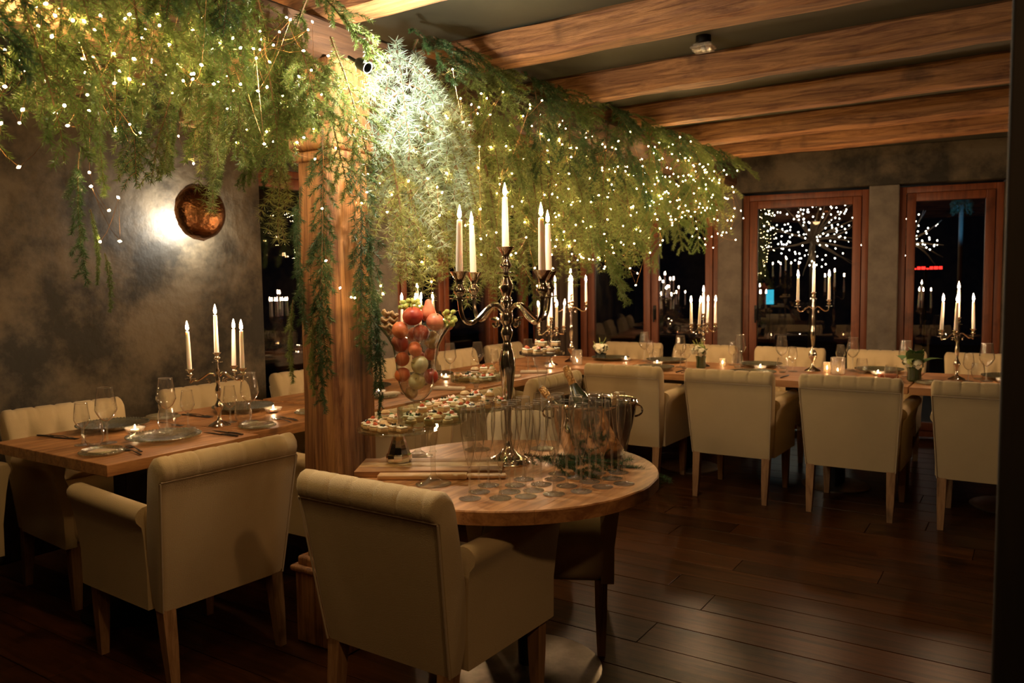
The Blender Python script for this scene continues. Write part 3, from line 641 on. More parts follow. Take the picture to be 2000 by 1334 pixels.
put(BRD, 'bread_plate', 'plate', 'small beaded bread plates', [(-3.055, 1.711, 'small beaded glass plate with a card at the left table corner'), (-3.60, 2.33, 'small beaded glass plate near the wall behind the tumbler'), (-2.975, 2.40, 'small beaded glass plate right of the candelabrum foot'), (-3.05, 2.80, 'small beaded glass plate beside the post'),
    (-3.11, 3.40, 'small glass plate just right of the post with a rolled napkin'), (-.50, 5.42, 'small glass plate below the dark leafy bouquet')])
card = G().rbox(-.045, .045, -.035, .035, 0, .004, r=.001).mesh('card', PAPER)
tag(link('name_card', card, None, (-3.055, 1.711, T+.0065), (0, 0, .5)), 'cream folded card lying on the left corner bread plate', 'card')
# napkins and cards
nap = G().rbox(-.10, .10, -.035, .035, 0, .018, r=.009, k=3).mesh('cloth_roll', CLOTH)
for x, y, a, l, m_ in ((-3.11, 3.40, 1.2, 'rolled beige napkin on the plate just right of the post', 0), (-2.98, 3.85, .3, 'beige folded napkin near the fruit vase', 0), (-3.02, 4.55, .2, 'cream folded napkin right of the tall centre candelabrum', 0), (-2.98, 4.85, .5, 'white folded napkin behind the stemmed canape glass', 0)):
    thing('folded_napkin', l, 'napkin', (x, y, T+.010*(y < 3.5)), a, 'folded napkins', [('cloth_roll', nap)])
thing('rust_napkin', 'rust red napkin left of the dark leafy bouquet', 'napkin', (-.76, 5.60, T), .4, None, [('cloth_roll', G().rbox(-.06, .06, -.03, .03, 0, .03, r=.014, k=3).mesh('cloth_roll', CLOTHR))])
# cutlery
def fork_geo():
    g = G(); g.tube([(0, 0, .004), (.04, 0, .006), (.09, 0, .008), (.125, 0, .005)], [.005, .0042, .0026, .003], 6, .5)
    g.rbox(.120, .150, -.011, .011, .002, .0045, r=.001, k=1)
    for k in range(4): g.rbox(.148, .190, -.011+k*.0063, -.0078+k*.0063, .002, .004, r=.0008, k=1)
    return g
def knife_geo():
    g = G(); g.tube([(0, 0, .005), (.05, 0, .006), (.10, 0, .005)], [.006, .0065, .0045], 6, .6)
    g.add([(.095, -.006, .002), (.18, -.009, .002), (.215, .006, .002), (.095, .006, .002), (.095, -.006, .004), (.18, -.009, .0035), (.215, .006, .0035), (.095, .006, .005)], [(0, 3, 2, 1), (4, 5, 6, 7), (0, 1, 5, 4), (1, 2, 6, 5), (2, 3, 7, 6), (3, 0, 4, 7)])
    return g
fk, fkd, kn, knd = fork_geo().mesh('fork', STEEL), fork_geo().mesh('fork', DSTEEL), knife_geo().mesh('knife', STEEL), knife_geo().mesh('knife', DSTEEL)
for me, x, y, a, l in ((fkd, -2.88, 1.765, 168, 'outer dark fork beside the clear charger on the left table'), (fkd, -2.93, 1.80, 165, 'inner dark fork beside the clear charger on the left table'),
    (knd, -2.86, 2.20, 182, 'dark knife right of the clear charger plate'), (knd, -2.87, 2.235, 178, 'outer dark knife right of the clear charger plate'),
    (knd, -3.67, 1.77, 10, 'dark knife at the far left corner of the left table'), (fkd, -3.62, 1.80, 5, 'dark fork at the far left corner of the left table'),
    (knd, -3.60, 2.44, 5, 'dark knife behind the left candelabrum'), (fkd, -3.60, 2.47, 2, 'dark fork behind the left candelabrum'),
    (fk, -2.93, 2.56, 165, 'steel fork beside the post'), (kn, -2.93, 2.60, 165, 'steel knife beside the post'), (fk, -3.50, 2.24, 0, 'steel fork near the wall side bread plate'),
    (fk, -3.0, 3.50, 160, 'steel fork just right of the post'), (kn, -3.0, 3.54, 160, 'steel knife just right of the post'),
    (knd, -2.08, 5.30, 95, 'dark knife at the table edge between the first two turned armchairs'), (fkd, -2.04, 5.30, 92, 'dark fork at the table edge between the first two turned armchairs'),
    (knd, -1.36, 5.30, 90, 'knife at the table edge by the second turned armchair'), (knd, -.66, 5.28, 90, 'knife at the table edge by the third turned armchair')):
    nm = 'fork' if me in (fk, fkd) else 'knife'
    tag(link(nm, me, None, (x, y, T), (0, 0, radians(a))), l, nm, 'cutlery on the tables')
# tealights
TEA = [('glass_dish', G().lathe([(0, .0), (.022, 0), (.038, .012), (.045, .026), (.042, .027), (.034, .016), (.020, .008), (0, .008)], 16).mesh('glass_dish', STEMG, auto=30)),
       ('wax', G().lathe([(0, .008), (.018, .008), (.018, .018), (0, .018)], 16).mesh('wax', WAX)),
       ('flame', G().lathe([(0, 0), (.003, .004), (.0035, .008), (.0015, .016), (0, .02)], 8, (0, 0, .02)).mesh('flame', FLAME_S))]
for x, y, l in ((-3.349, 2.031, 'lit tealight in a glass dish behind the clear charger plate'), (-3.248, 2.724, 'lit tealight in a glass dish beside the post'), (-2.75, 5.90, 'lit tealight before the white flowers'), (-2.40, 5.72, 'lit tealight between the first two turned armchairs'),
    (-1.62, 5.75, 'lit tealight left of the three-candle candelabrum'), (-.838, 5.72, 'lit tealight right of the patterned votive'), (-.126, 5.68, 'lit tealight beside the dark jamb'), (-3.214, 3.479, 'lit tealight just right of the post'), (-3.312, 4.25, 'lit tealight right of the fruit vase'), (-3.02, 5.15, 'lit tealight before the far corner candelabra')):
    thing('tealight', l, 'tealight', (x, y, T), 0, 'tealights on the tables', TEA)
# votives
def votive(label, x, y, r, h, mat=MERC):
    thing('votive_holder', label, 'candle holder', (x, y, T), 0, 'votive holders', [
        ('cup', G().lathe([(0, 0), (r*.9, 0), (r, .004), (r, h), (r*.93, h), (r*.92, .008), (0, .008)], 24).mesh('cup', mat)),
        ('flame', G().lathe([(0, .02), (.004, .026), (.004, .034), (0, .046)], 8).mesh('flame', FLAME_S))])
votive('small mercury glass votive right of the three-candle candelabrum', -1.174, 5.795, .026, .07, thin_glass('votive_glass', (.8, .72, .6), .2, .7, .1, .35, (.7, .6, .45)))
votive('large mottled mercury glass votive right of the three-candle candelabrum', -1.085, 5.70, .047, .115, thin_glass('mottled_glass', (.7, .62, .5), .25, .7, .15, .45, (.55, .47, .36), .8))
votive('small clear votive right of the green flower vase', -1.93, 5.85, .026, .06, thin_glass('votive_glass_b', (.8, .75, .66), .2, .7, .1, .3, (.7, .6, .45)))
votive('tall silvery votive at the far corner candelabra', -2.98, 5.50, .040, .115, thin_glass('silver_glass', (.75, .68, .6), .3, .6, .1, .4, (.6, .55, .48)))

# ------------------------------------------------------------------ food stands
def canape_kits():
    br = G().rbox(-.015, .015, -.015, .015, 0, .012, r=.003).mesh('bread', BREAD); cr = G().rbox(-.0145, .0145, -.0145, .0145, .012, .019, r=.003).mesh('cream', CREAM)
    blob = lambda m, r=.009, z=.022: G().lathe([(0, z-r*.5), (r*.9, z-r*.3), (r, z), (r*.6, z+r*.6), (0, z+r*.8)], 8).mesh('topping', m)
    rd = G().lathe([(0, 0), (.017, 0), (.018, .006), (.016, .011), (0, .012)], 12).mesh('bread', BREAD)
    ol = G(); 
    for dx, dy in ((-.005, 0), (.006, .003), (0, -.006)): ol.lathe([(0, .018), (.004, .020), (.004, .024), (0, .027)], 6, (dx, dy, 0))
    olm = ol.mesh('olive_pieces', OLIVE)
    mac = G().lathe([(0, .0), (.014, .001), (.017, .006), (.0165, .009)], 14).mesh('lower_shell', CREAM); mac2 = G().lathe([(.0165, .013), (.017, .016), (.012, .023), (0, .026)], 14).mesh('upper_shell', BREAD); mf = G().lathe([(.015, .009), (.0155, .013)], 14).mesh('filling', SALM)
    wave = G(); v = []; f = []
    for i in range(9):
        for j in range(3): v.append((-.016+.004*i, -.008+.008*j, .016+.006*sin(i*1.1+j)+.004*(j == 1)))
    for i in range(8):
        for j in range(2): f.append((i*3+j, (i+1)*3+j, (i+1)*3+j+1, i*3+j+1))
    ham = wave.add(v, f).mesh('salmon_slice', SALM); hb = G().lathe([(0, 0), (.006, .003), (.008, .006), (0, .009)], 5, (.004, .003, .02)).mesh('herb', HERB)
    return {'red': ('square canape with red relish', [('bread', br), ('cream', cr), ('topping', blob(TOM))]), 'olive': ('square canape with dark olive pieces', [('bread', br), ('cream', cr), ('olive_pieces', olm)]),
            'round': ('round canape with cream and a green herb', [('bread', rd), ('topping', blob(CREAM, .012, .016)), ('herb', hb)]), 'salmon': ('square canape with a folded salmon slice', [('bread', br), ('cream', cr), ('salmon_slice', ham)]),
            'mac': ('small filled round biscuit among the canapes', [('lower_shell', mac), ('filling', mf), ('upper_shell', mac2)])}
CN = canape_kits()
def canapes(cx, cy, z, R, where, seed, n):
    r_ = random.Random(seed); pts = []
    for _ in range(4000):
        a = r_.uniform(0, 2*pi); q = sqrt(r_.random())*(R-.02); x, y = q*cos(a), q*sin(a)
        if all((x-p[0])**2+(y-p[1])**2 > .0335**2 for p in pts): pts.append((x, y))
        if len(pts) >= n: break
    ks = list(CN)
    for i, (x, y) in enumerate(pts):
        lb, kit = CN[ks[(i*3+seed) % 5]]
        thing('canape', lb+' on '+where, 'canape', (cx+x, cy+y, z), r_.uniform(0, 3), 'canapes on '+where, kit)
    up = [(x, y) for x, y in pts if x*x+y*y < (R*.6)**2][:max(3, n//4)]
    for i, (x, y) in enumerate(up):
        lb, kit = CN[ks[(i*2+seed+1) % 5]]
        thing('canape', lb+' piled on '+where, 'canape', (cx+x+.01, cy+y+.01, z+.028), r_.uniform(0, 3), 'canapes piled on '+where, kit)
# mirrored-foot cake stand, left
s1 = thing('cake_stand', 'green-edged glass cake stand on a conical mirrored foot, left of the round table', 'cake stand', (-1.868, 2.118, T+.024))
link('plate', G().lathe([(0, .112), (.143, .112), (.146, .115), (.146, .120), (.143, .122), (0, .120)], 40).mesh('plate', STANDG, auto=30), s1)
link('foot', G().lathe([(0, 0), (.044, 0), (.046, .006), (.045, .024), (.040, .028), (.016, .100), (.013, .104), (.018, .110), (0, .112)], 10).mesh('foot', CHROME, auto=20), s1)
canapes(-1.868, 2.118, T+.147, .14, 'the mirrored-foot stand', 1, 26)
def stand(label, x, y, h, R, lip, foot=.06, stem=.008, flare=False):
    s = thing('footed_stand', label, 'cake stand', (x, y, T))
    link('dish', G().lathe([(0, h), (R*.97, h), (R, h+.003), (R, h+lip), (R*.975, h+lip), (R*.975, h+.005), (0, h+.004)], 40).mesh('dish', STANDG if not flare else GLASS, auto=30), s)
    pr = [(0, 0), (foot, 0), (foot, .003), (foot*.5, .010), (stem*2, .02), (stem, .035), (stem, h*.5), (stem*1.5, h*.52), (stem, h*.56), (stem, h-.02), (stem*2.4, h-.001), (0, h-.001)]
    if flare: pr = [(0, 0), (foot, 0), (foot, .003), (foot*.4, .010), (stem, .03), (stem, h*.55), (stem*1.6, h*.65), (stem*3.5, h*.85), (stem*7, h-.002), (0, h-.001)]
    link('stem', G().lathe(pr, 24).mesh('stem', STEMG, auto=50), s)
stand('tall-stemmed glass bowl stand of canapes at the front left of the round table', -1.612, 1.992, .205, .112, .048, .058, .0085)
canapes(-1.612, 1.992, T+.211, .108, 'the tall-stemmed glass bowl', 2, 17)
stand('wide glass platform of canapes behind the flutes', -1.645, 2.245, .215, .150, .012, .06, .012)
canapes(-1.645, 2.245, T+.221, .145, 'the wide glass platform', 3, 26)
stand('glass bowl stand of canapes left of the candelabrum shaft', -1.80, 2.50, .27, .100, .03, .05, .008)
canapes(-1.80, 2.50, T+.276, .096, 'the small glass bowl', 4, 14)
stand('tall cocktail-shaped glass stand of canapes right of the candelabrum', -1.585, 2.64, .37, .088, .012, .05, .006, True)
canapes(-1.585, 2.64, T+.376, .084, 'the cocktail-shaped stand', 5, 12)

# ------------------------------------------------------------------ fruit vase
VX, VY = -1.92, 2.285
va = thing('fruit_vase', 'tall flared clear glass vase filled with mixed fruit', 'vase', (VX, VY, T))
link('bowl', G().lathe([(0, .212), (.022, .214), (.040, .228), (.058, .252), (.070, .292), (.075, .34), (.079, .375), (.088, .42), (.106, .455), (.124, .478), (.139, .498), (.141, .502), (.138, .503)], 40).mesh('bowl', GLASS, auto=0), va)
link('foot', G().lathe([(0, 0), (.055, 0), (.056, .004), (.030, .012), (.012, .025), (.010, .08), (.014, .12), (.010, .17), (.016, .205), (.012, .212), (0, .212)], 24).mesh('foot', STEMG, auto=50), va)
def fruit_geo(r, sy=1, sz=.92, dimple=.12, n=20):
    pr = []
    for i in range(15):
        a = -pi/2+pi*i/14; q = cos(a)*r; z = sin(a)*r*sz
        if a > .9: z -= dimple*r*((a-.9)/.67)**2*1.2
        if a < -1.1: z += dimple*r*.5*((-a-1.1)/.47)**2
        pr.append((max(q, 0) if 0 < i < 14 else 0, z))
    return G().lathe(pr, n)
stalk = G().tube([(0, 0, 0), (.001, 0, .006), (.003, 0, .013)], .0013, 5).mesh('stalk', BRANCH)
calyx = G().lathe([(.002, -.002), (.005, .001), (.002, .0025), (0, .001)], 6).mesh('calyx', BRANCH)
FM = {}
def fruit(kind, mat, ax, dz, dp, r, label, tilt=(0, 0), sz=.92):
    key = (kind, round(r, 3), mat.name)
    if key not in FM: FM[key] = fruit_geo(r, 1, sz, .02 if kind in ('orange', 'peach') else .15).mesh('flesh', mat)
    # ax = sideways offset seen from the room's near side, dp = depth offset
    x = VX+ax*cos(YAW)-dp*sin(YAW); y = VY+ax*sin(YAW)+dp*cos(YAW)
    thing(kind, label, 'fruit', (x, y, T+dz), 0, None, [('flesh', FM[key]), ('stalk' if kind == 'apple' else 'calyx', stalk if kind == 'apple' else calyx, (0, 0, r*sz*(.84 if kind == 'apple' else .98)))], 1, (tilt[0], tilt[1], rnd.uniform(0, 6)))
u = .00193
def pxz(px, py): return ((px-805)*u, (1.40-(py-555)*u)-T)
for kind, mat, px, py, r, dp, label, tilt, sz in (
    ('apple', RED, 803, 616, .038, -.04, 'large dark red apple on top of the fruit vase', (.3, 0), .9), ('peach', PEACH, 845, 628, .034, -.03, 'pink peach on top right of the fruit vase', (.5, .2), .95),
    ('peach', PEACH, 866, 634, .025, .02, 'small peach at the right rim of the vase', (.2, .5), .95), ('orange', ORANGE, 779, 642, .031, -.045, 'orange-red nectarine at the left inside the rim', (1.2, 0), 1.1),
    ('apple', RED, 817, 648, .032, -.02, 'dark red apple in the middle under the rim', (.6, 0), .9), ('apple', RED, 775, 669, .034, -.01, 'dark red apple at the left of the vase', (.9, .3), .9),
    ('orange', ORANGE, 806, 679, .029, -.038, 'orange tangerine in the middle of the vase', (1.2, .2), .85), ('orange', ORANGE, 780, 699, .028, -.02, 'orange nectarine at the left middle of the vase', (1, .4), .9),
    ('orange', ORANGE, 834, 690, .029, .02, 'orange nectarine at the right middle of the vase', (.8, 0), 1), ('apple', APPLE, 814, 709, .034, -.036, 'yellow-green apple in the lower middle of the vase', (1.25, .15), .9),
    ('orange', ORANGE, 779, 729, .027, -.018, 'orange nectarine at the lower left of the vase', (1.1, 0), 1.1), ('apple', RED, 833, 734, .028, .0, 'dark red plum-like apple at the lower right of the vase', (.6, 0), 1.1),
    ('apple', APPLE, 807, 742, .032, -.024, 'pale yellow apple near the bottom of the vase', (1.1, .2), .95), ('pear', PEAR, 795, 764, .024, .0, 'yellow pear at the bottom of the vase', (.2, 0), 1.1), ('orange', ORANGE, 808, 700, .026, .045, 'orange at the back of the vase', (0, 0), 1),
    ('squash', SQUASH, 836, 664, .033, .01, 'yellow-brown small squash at the right of the vase', (.3, 1), 1), ('orange', RED, 800, 655, .03, .05, 'red fruit at the back of the vase', (0, 0), 1)):
    a, z = pxz(px, py); fruit(kind, mat, a, z, dp, r, label, tilt, sz)
# pear on top
a, z = pxz(831, 612); px_, py_ = VX+a*cos(YAW), VY+a*sin(YAW)
pr = G().lathe([(0, -.032), (.018, -.028), (.027, -.015), (.029, 0), (.024, .016), (.015, .032), (.011, .046), (.006, .052), (0, .053)], 18).mesh('flesh', PEACH)
thing('pear', 'pink-yellow pear standing upright at the top of the vase', 'fruit', (px_, py_, T+z), 0, None, [('flesh', pr), ('stalk', stalk, (0, 0, .052))])
# grapes
gr_m = G().lathe([(0, -.0105), (.0065, -.008), (.0095, 0), (.0065, .008), (0, .0105)], 9).mesh('grape', GRAPE)
def grapes(label, px, py, n, sx, sz_, dp, seed):
    a, z = pxz(px, py); x = VX+a*cos(YAW)-dp*sin(YAW); y = VY+a*sin(YAW)+dp*cos(YAW); r_ = random.Random(seed)
    t = thing('grape_bunch', label, 'grapes', (x, y, T+z)); pts = []
    for _ in range(3000):
        p = (r_.uniform(-sx, sx), r_.uniform(-.02, .02), r_.uniform(-sz_, sz_))
        if (p[0]/sx)**2+(p[1]/.02)**2+(p[2]/sz_)**2 < 1 and all(sum((p[i]-q[i])**2 for i in range(3)) > .0145**2 for q in pts): pts.append(p)
        if len(pts) >= n: break
    for p in pts: link('grape', gr_m, t, (p[0]*cos(YAW), p[0]*sin(YAW)+p[1], p[2]), (r_.uniform(0, 3), r_.uniform(0, 3), 0))
    link('stalk', G().tube([(0, 0, -.01), (.01, 0, .012), (.025, .008, .028), (.04, .01, .03)], .0014, 5).mesh('stalk', BRANCH), t)
grapes('green grapes on top of the fruit vase', 797, 597, 26, .042, .024, .0, 3)
grapes('green grapes hanging over the right rim of the vase', 873, 622, 14, .026, .034, -.02, 4)
# twisted crispbread at the left rim
for k, (px, py, rz_) in enumerate(((757, 611, .2), (756, 622, .0), (757, 632, -.2), (764, 640, -.5))):
    v = []; f = []
    for i in range(15):
        for j in range(5):
            v.append((-.030+.0043*i, -.012+.006*j, .006*sin(i*.9+j*.8+k)+.004*cos(j*1.5)))
    for i in range(14):
        for j in range(4): f.append((i*5+j, (i+1)*5+j, (i+1)*5+j+1, i*5+j+1))
    me = G().add(v, f).mesh('crispbread', CRISP, auto=0); a, z = pxz(px, py)
    o = link('twisted_crispbread', me, None, (VX+a*cos(YAW), VY+a*sin(YAW), T+z), (.3*k-.3, rz_, YAW)); mo = o.modifiers.new('s', 'SOLIDIFY'); mo.thickness = .008
    tag(o, 'twisted brown crispbread piece at the left rim, %s from the top' % ordn[k], 'bread', 'crispbread pieces in the fruit vase')

# ------------------------------------------------------------------ cutting boards, bucket, bottles
def board(label, cx, cy, L, w, rz, mat, z0, handle):
    b = thing('cutting_board', label, 'cutting board', (cx, cy, z0), rz)
    for k in range(3): link('stave', G().rbox(-L/2, L/2, -w/2+w*k/3+.0004, -w/2+w*(k+1)/3-.0004, 0, .022, r=.003).mesh('stave', (BOARDW, BOARDL, mat)[k % 3]), b)
    if handle:
        g = G().rbox(L/2-.002, L/2+.11, -.028, .028, .002, .020, r=.009, k=3); link('handle', g.mesh('handle', BOARDL), b)
        link('hanging_hole', G().lathe([(.007, 0), (.009, .0005), (0, .001)], 12, (L/2+.09, 0, .0202)).mesh('hanging_hole', BLACK), b)
board('long wooden serving board under the mirrored-foot stand', -1.74, 2.14, .50, .20, radians(32), BOARDW, T, False)
board('pale handled wooden board pointing right behind the flutes', -1.50, 2.20, .26, .075, radians(31), BOARDL, T, True) if False else None
link_b = thing('bread_board_paddle', 'pale wooden paddle board with a holed handle in front of the serving board', 'cutting board', (-1.645, 2.055, T), radians(31))
link('blade', G().rbox(-.20, .10, -.022, .022, 0, .018, r=.006, k=2).mesh('blade', BOARDL), link_b); link('handle', G().rbox(.098, .23, -.016, .016, .001, .017, r=.008, k=3).mesh('handle', BOARDL), link_b)
link('hanging_hole', G().lathe([(.005, .0005), (0, .001)], 12, (.212, 0, .017)).mesh('hanging_hole', BLACK), link_b)
BX, BY = -1.365, 2.64
bk = thing('champagne_bucket', 'polished silver champagne bucket behind the flutes', 'ice bucket', (BX, BY, T))
link('body', G().lathe([(0, 0), (.10, 0), (.108, .006), (.130, .06), (.152, .13), (.163, .19), (.166, .200), (.170, .205), (.166, .210), (.160, .207), (.157, .19), (.146, .13), (.124, .06), (.10, .012), (0, .012)], 48).mesh('body', CHROME, auto=60), bk)
for a in (33+4, 33+184):
    c, s = cos(radians(a)), sin(radians(a)); hd = [(.158+.030*sin(q), 0, .165+.022*cos(q)) for q in np.linspace(0, pi*1.0, 12)]
    link('ring_handle', G().tube([(r_*c, r_*s, z_) for r_, _, z_ in hd], .004, 8).mesh('ring_handle', CHROME), bk)
ice = G(); r_ = random.Random(5)
for _ in range(70):
    q = sqrt(r_.random())*.13; a = r_.uniform(0, 6.28); ice.rbox(q*cos(a)-.013, q*cos(a)+.013, q*sin(a)-.013, q*sin(a)+.013, .13+r_.uniform(-.02, .02), .156+r_.uniform(-.02, .02), r=.004, k=1)
tag(link('ice_cubes', ice.mesh('ice_cubes', STANDG), None, (BX, BY, T)), 'loose ice cubes filling the champagne bucket', 'ice', None, 'stuff')
bot = G().lathe([(0, 0), (.040, 0), (.042, .01), (.042, .13), (.036, .17), (.022, .21), (.0155, .24), (.0145, .26)], 24).mesh('body', BOTTLE)
foil = G().lathe([(.0200, .215), (.0165, .24), (.0152, .262), (.0175, .268), (.0178, .284), (.0158, .290), (.0165, .30), (.0150, .308), (0, .309)], 20).mesh('foil', FOIL); cap = G().lathe([(.0125, .309), (.012, .312), (0, .313)], 16).mesh('cap', CAPM)
for b, c, l in (((-1.37, 2.66, .82), (-1.52, 2.71, 1.07), 'champagne bottle leaning left with its gold foil neck highest'), ((-1.40, 2.64, .80), (-1.57, 2.60, 1.0), 'champagne bottle at the left of the bucket showing its cap'), ((-1.30, 2.62, .80), (-1.245, 2.60, 1.0), 'champagne bottle at the right of the bucket with a grey-green cap')):
    D = Vector(c)-Vector(b); k = D.length/.313; q = D.to_track_quat('Z', 'Y').to_euler()
    thing('champagne_bottle', l, 'bottle', b, 0, 'champagne bottles in the bucket', [('body', bot), ('foil', foil), ('cap', cap)], k, q)

# ------------------------------------------------------------------ flowers
def petalball(mat, r, seed, n=40, ps=.012):
    r_ = random.Random(seed); g = G()
    for i in range(n):
        a = r_.uniform(0, 6.28); e = r_.uniform(-.4, 1.5); d = Vector((cos(a)*cos(e), sin(a)*cos(e), sin(e))); c = d*r*r_.uniform(.7, 1)
        t = d.orthogonal().normalized(); b = d.cross(t); s_ = ps*r_.uniform(.7, 1.3)
        g.add([c-t*s_-b*s_*.4, c+d*.003-b*s_, c+t*s_-b*s_*.4, c+t*s_*.8+b*s_+d*.004, c-t*s_*.8+b*s_+d*.004], [(0, 1, 2, 3, 4)])
    return g.mesh('blossom', mat, smooth=False)
pb = {k: petalball(m, r, s) for k, (m, r, s) in {'w': (PETAL, .030, 1), 'g': (PETALG, .032, 2), 'w2': (PETAL, .024, 3)}.items()}
def leaf_m(L, w, seed):
    r_ = random.Random(seed); v = []; f = []
    for i in range(7):
        t = i/6; ww = w*sin(pi*min(1, t*.95+.05)); z = .25*L*sin(t*2.2)
        v += [(L*t, -ww, z+.15*ww), (L*t, 0, z), (L*t, ww, z+.15*ww)]
    for i in range(6):
        for j in range(2): f.append((i*3+j, (i+1)*3+j, (i+1)*3+j+1, i*3+j+1))
    return G().add(v, f).mesh('leaf', TUBEG, auto=0)
lf = leaf_m(.09, .016, 1); lfb = leaf_m(.15, .042, 2)
def bouquet(label, x, y, vmat, vr, vh, seed, big=0, tendr=True, n=6, nl=14):
    r_ = random.Random(seed); t = thing('flower_arrangement', label, 'flowers', (x, y, T))
    link('vase', G().lathe([(0, 0), (vr*.8, 0), (vr, .01), (vr*.95, vh*.7), (vr*1.08, vh), (vr, vh), (vr*.85, vh*.7), (vr*.85, .012), (0, .012)], 20).mesh('vase', vmat), t)
    for i in range(n):
        a = 6.28*i/n+r_.uniform(-.3, .3); q = r_.uniform(.02, .055) if i else 0; link('blossom', pb[r_.choice(['w', 'g', 'w2', 'w'])], t, (q*cos(a), q*sin(a), vh+.015+r_.uniform(0, .035)))
    for i in range(nl):
        link('leaf', lfb if i < big else lf, t, (0, 0, vh+.0), (0, r_.uniform(-1.1, -.1), r_.uniform(0, 6.28)), r_.uniform(.8, 1.2))
    if tendr:
        g = G()
        for i in range(6):
            a = r_.uniform(0, 6.28); h = r_.uniform(.08, .13); g.tube([(0, 0, vh), (.02*cos(a), .02*sin(a), vh+h*.6), (.06*cos(a), .06*sin(a), vh+h)], .0012, 4)
            for k in range(4): g.lathe([(0, -.004), (.004, 0), (0, .004)], 5, (.06*cos(a)-.008*k*cos(a), .06*sin(a)-.008*k*sin(a), vh+h-.012*k))
        link('sprig', g.mesh('sprig', PETALG), t)
DKV = P('dark_vase', (.03, .035, .03), .15, coat=.4); GRV = thin_glass('green_vase', (.25, .38, .18), .1, .7, .05, .4, (.06, .12, .03))
bouquet('round arrangement of cream roses in a low dark vase', -3.00, 5.95, DKV, .045, .05, 1, n=9)
bouquet('cream and green flowers in a green glass vase by the column candelabrum', -2.03, 5.66, GRV, .036, .09, 2, n=6)
bouquet('green and cream flowers with big dark leaves in a glass vase at the right', -.60, 5.52, GRV, .042, .085, 3, big=8, n=6, nl=16)
bouquet('leafy greenery on the middle table left of the candelabrum shaft', -3.22, 4.88, DKV, .035, .06, 4, n=3, nl=22)

# ------------------------------------------------------------------ branches
def needles(P0, D, L, w, rs):
    """P0 (n,3) roots, D (n,3) unit directions -> thin triangles"""
    n = len(P0); R = rs.normal(size=(n, 3)); S = np.cross(D, R); S /= np.linalg.norm(S, axis=1)[:, None]+1e-9
    L = (L*rs.uniform(.75, 1.15, n))[:, None]
    v = np.stack([P0-S*w/2, P0+S*w/2, P0+D*L], 1).reshape(-1, 3)
    return v
def nmesh(name, nv, tubes, matn):
    """joined mesh: needles (mat 0) + twigs (mat 1)"""
    tv = tubes.verts(); nn = len(nv); V = np.concatenate([nv, tv]); F = [(i, i+1, i+2) for i in range(0, nn, 3)]+[tuple(k+nn for k in q) for q in tubes.F]
    me = bpy.data.meshes.new(name); me.from_pydata(V.tolist(), [], F); me.materials.append(matn); me.materials.append(BRANCH)
    mi = np.zeros(len(F), int); mi[nn//3:] = 1; me.polygons.foreach_set('material_index', mi.tolist()); me.update(); return me
def curve(p0, d0, L, droop, n, rs, wob=.12):
    p = np.array(p0, float); d = np.array(d0, float); d /= np.linalg.norm(d); out = [p.copy()]
    for i in range(n):
        d = d+np.array([0, 0, -droop])/n+rs.normal(size=3)*wob/n*2; d /= np.linalg.norm(d); p = p+d*L/n; out.append(p.copy())
    return np.array(out)
def along(C, m):
    t = np.linspace(0, len(C)-1.001, m); i = t.astype(int); f = (t-i)[:, None]
    P_ = C[i]*(1-f)+C[i+1]*f; T_ = C[i+1]-C[i]; T_ /= np.linalg.norm(T_, axis=1)[:, None]; return P_, T_
def perp(T_, rs):
    R = rs.normal(size=T_.shape); S = R-T_*(R*T_).sum(1)[:, None]; return S/(np.linalg.norm(S, axis=1)[:, None]+1e-9)
def spruce(seed, L=.5, matn=NEED_S, dens=1., nl=.021, twig=.19, nt=17):
    rs = np.random.RandomState(seed); g = G(); nv = []
    main = curve((0, 0, 0), (.35, 0, -.75), L, 1.2, 10, rs); g.tube(main, np.linspace(.0045, .0012, 11), 5)
    paths = [(main, L)]
    for k in range(nt):
        t = .12+.85*k/nt; i = t*10; i0 = int(i); p = main[i0]+(main[min(i0+1, 10)]-main[i0])*(i-i0); sg = 1 if k % 2 else -1
        tl = twig*(1-.55*t)*rs.uniform(.8, 1.2); az = rs.uniform(-.6, .6)
        c = curve(p, (.25+.5*rs.rand(), sg*(.9+.2*az), -.35+.3*rs.randn()), tl, 1.1, 6, rs); g.tube(c, np.linspace(.0018, .0008, 7), 3); paths.append((c, tl))
        if rs.rand() < .6:
            c2 = curve(c[3], (.4*rs.randn(), sg*.5, -.8), tl*.5, .8, 4, rs); g.tube(c2, np.linspace(.0012, .0007, 5), 3); paths.append((c2, tl*.5))
    for C, l in paths:
        m = int(l/.0032*dens*2.6); P_, T_ = along(C, m); S = perp(T_, rs); D = T_*.62+S*.78; nv.append(needles(P_, D, nl, .0030, rs))
    return nmesh('bough', np.concatenate(nv), g, matn)
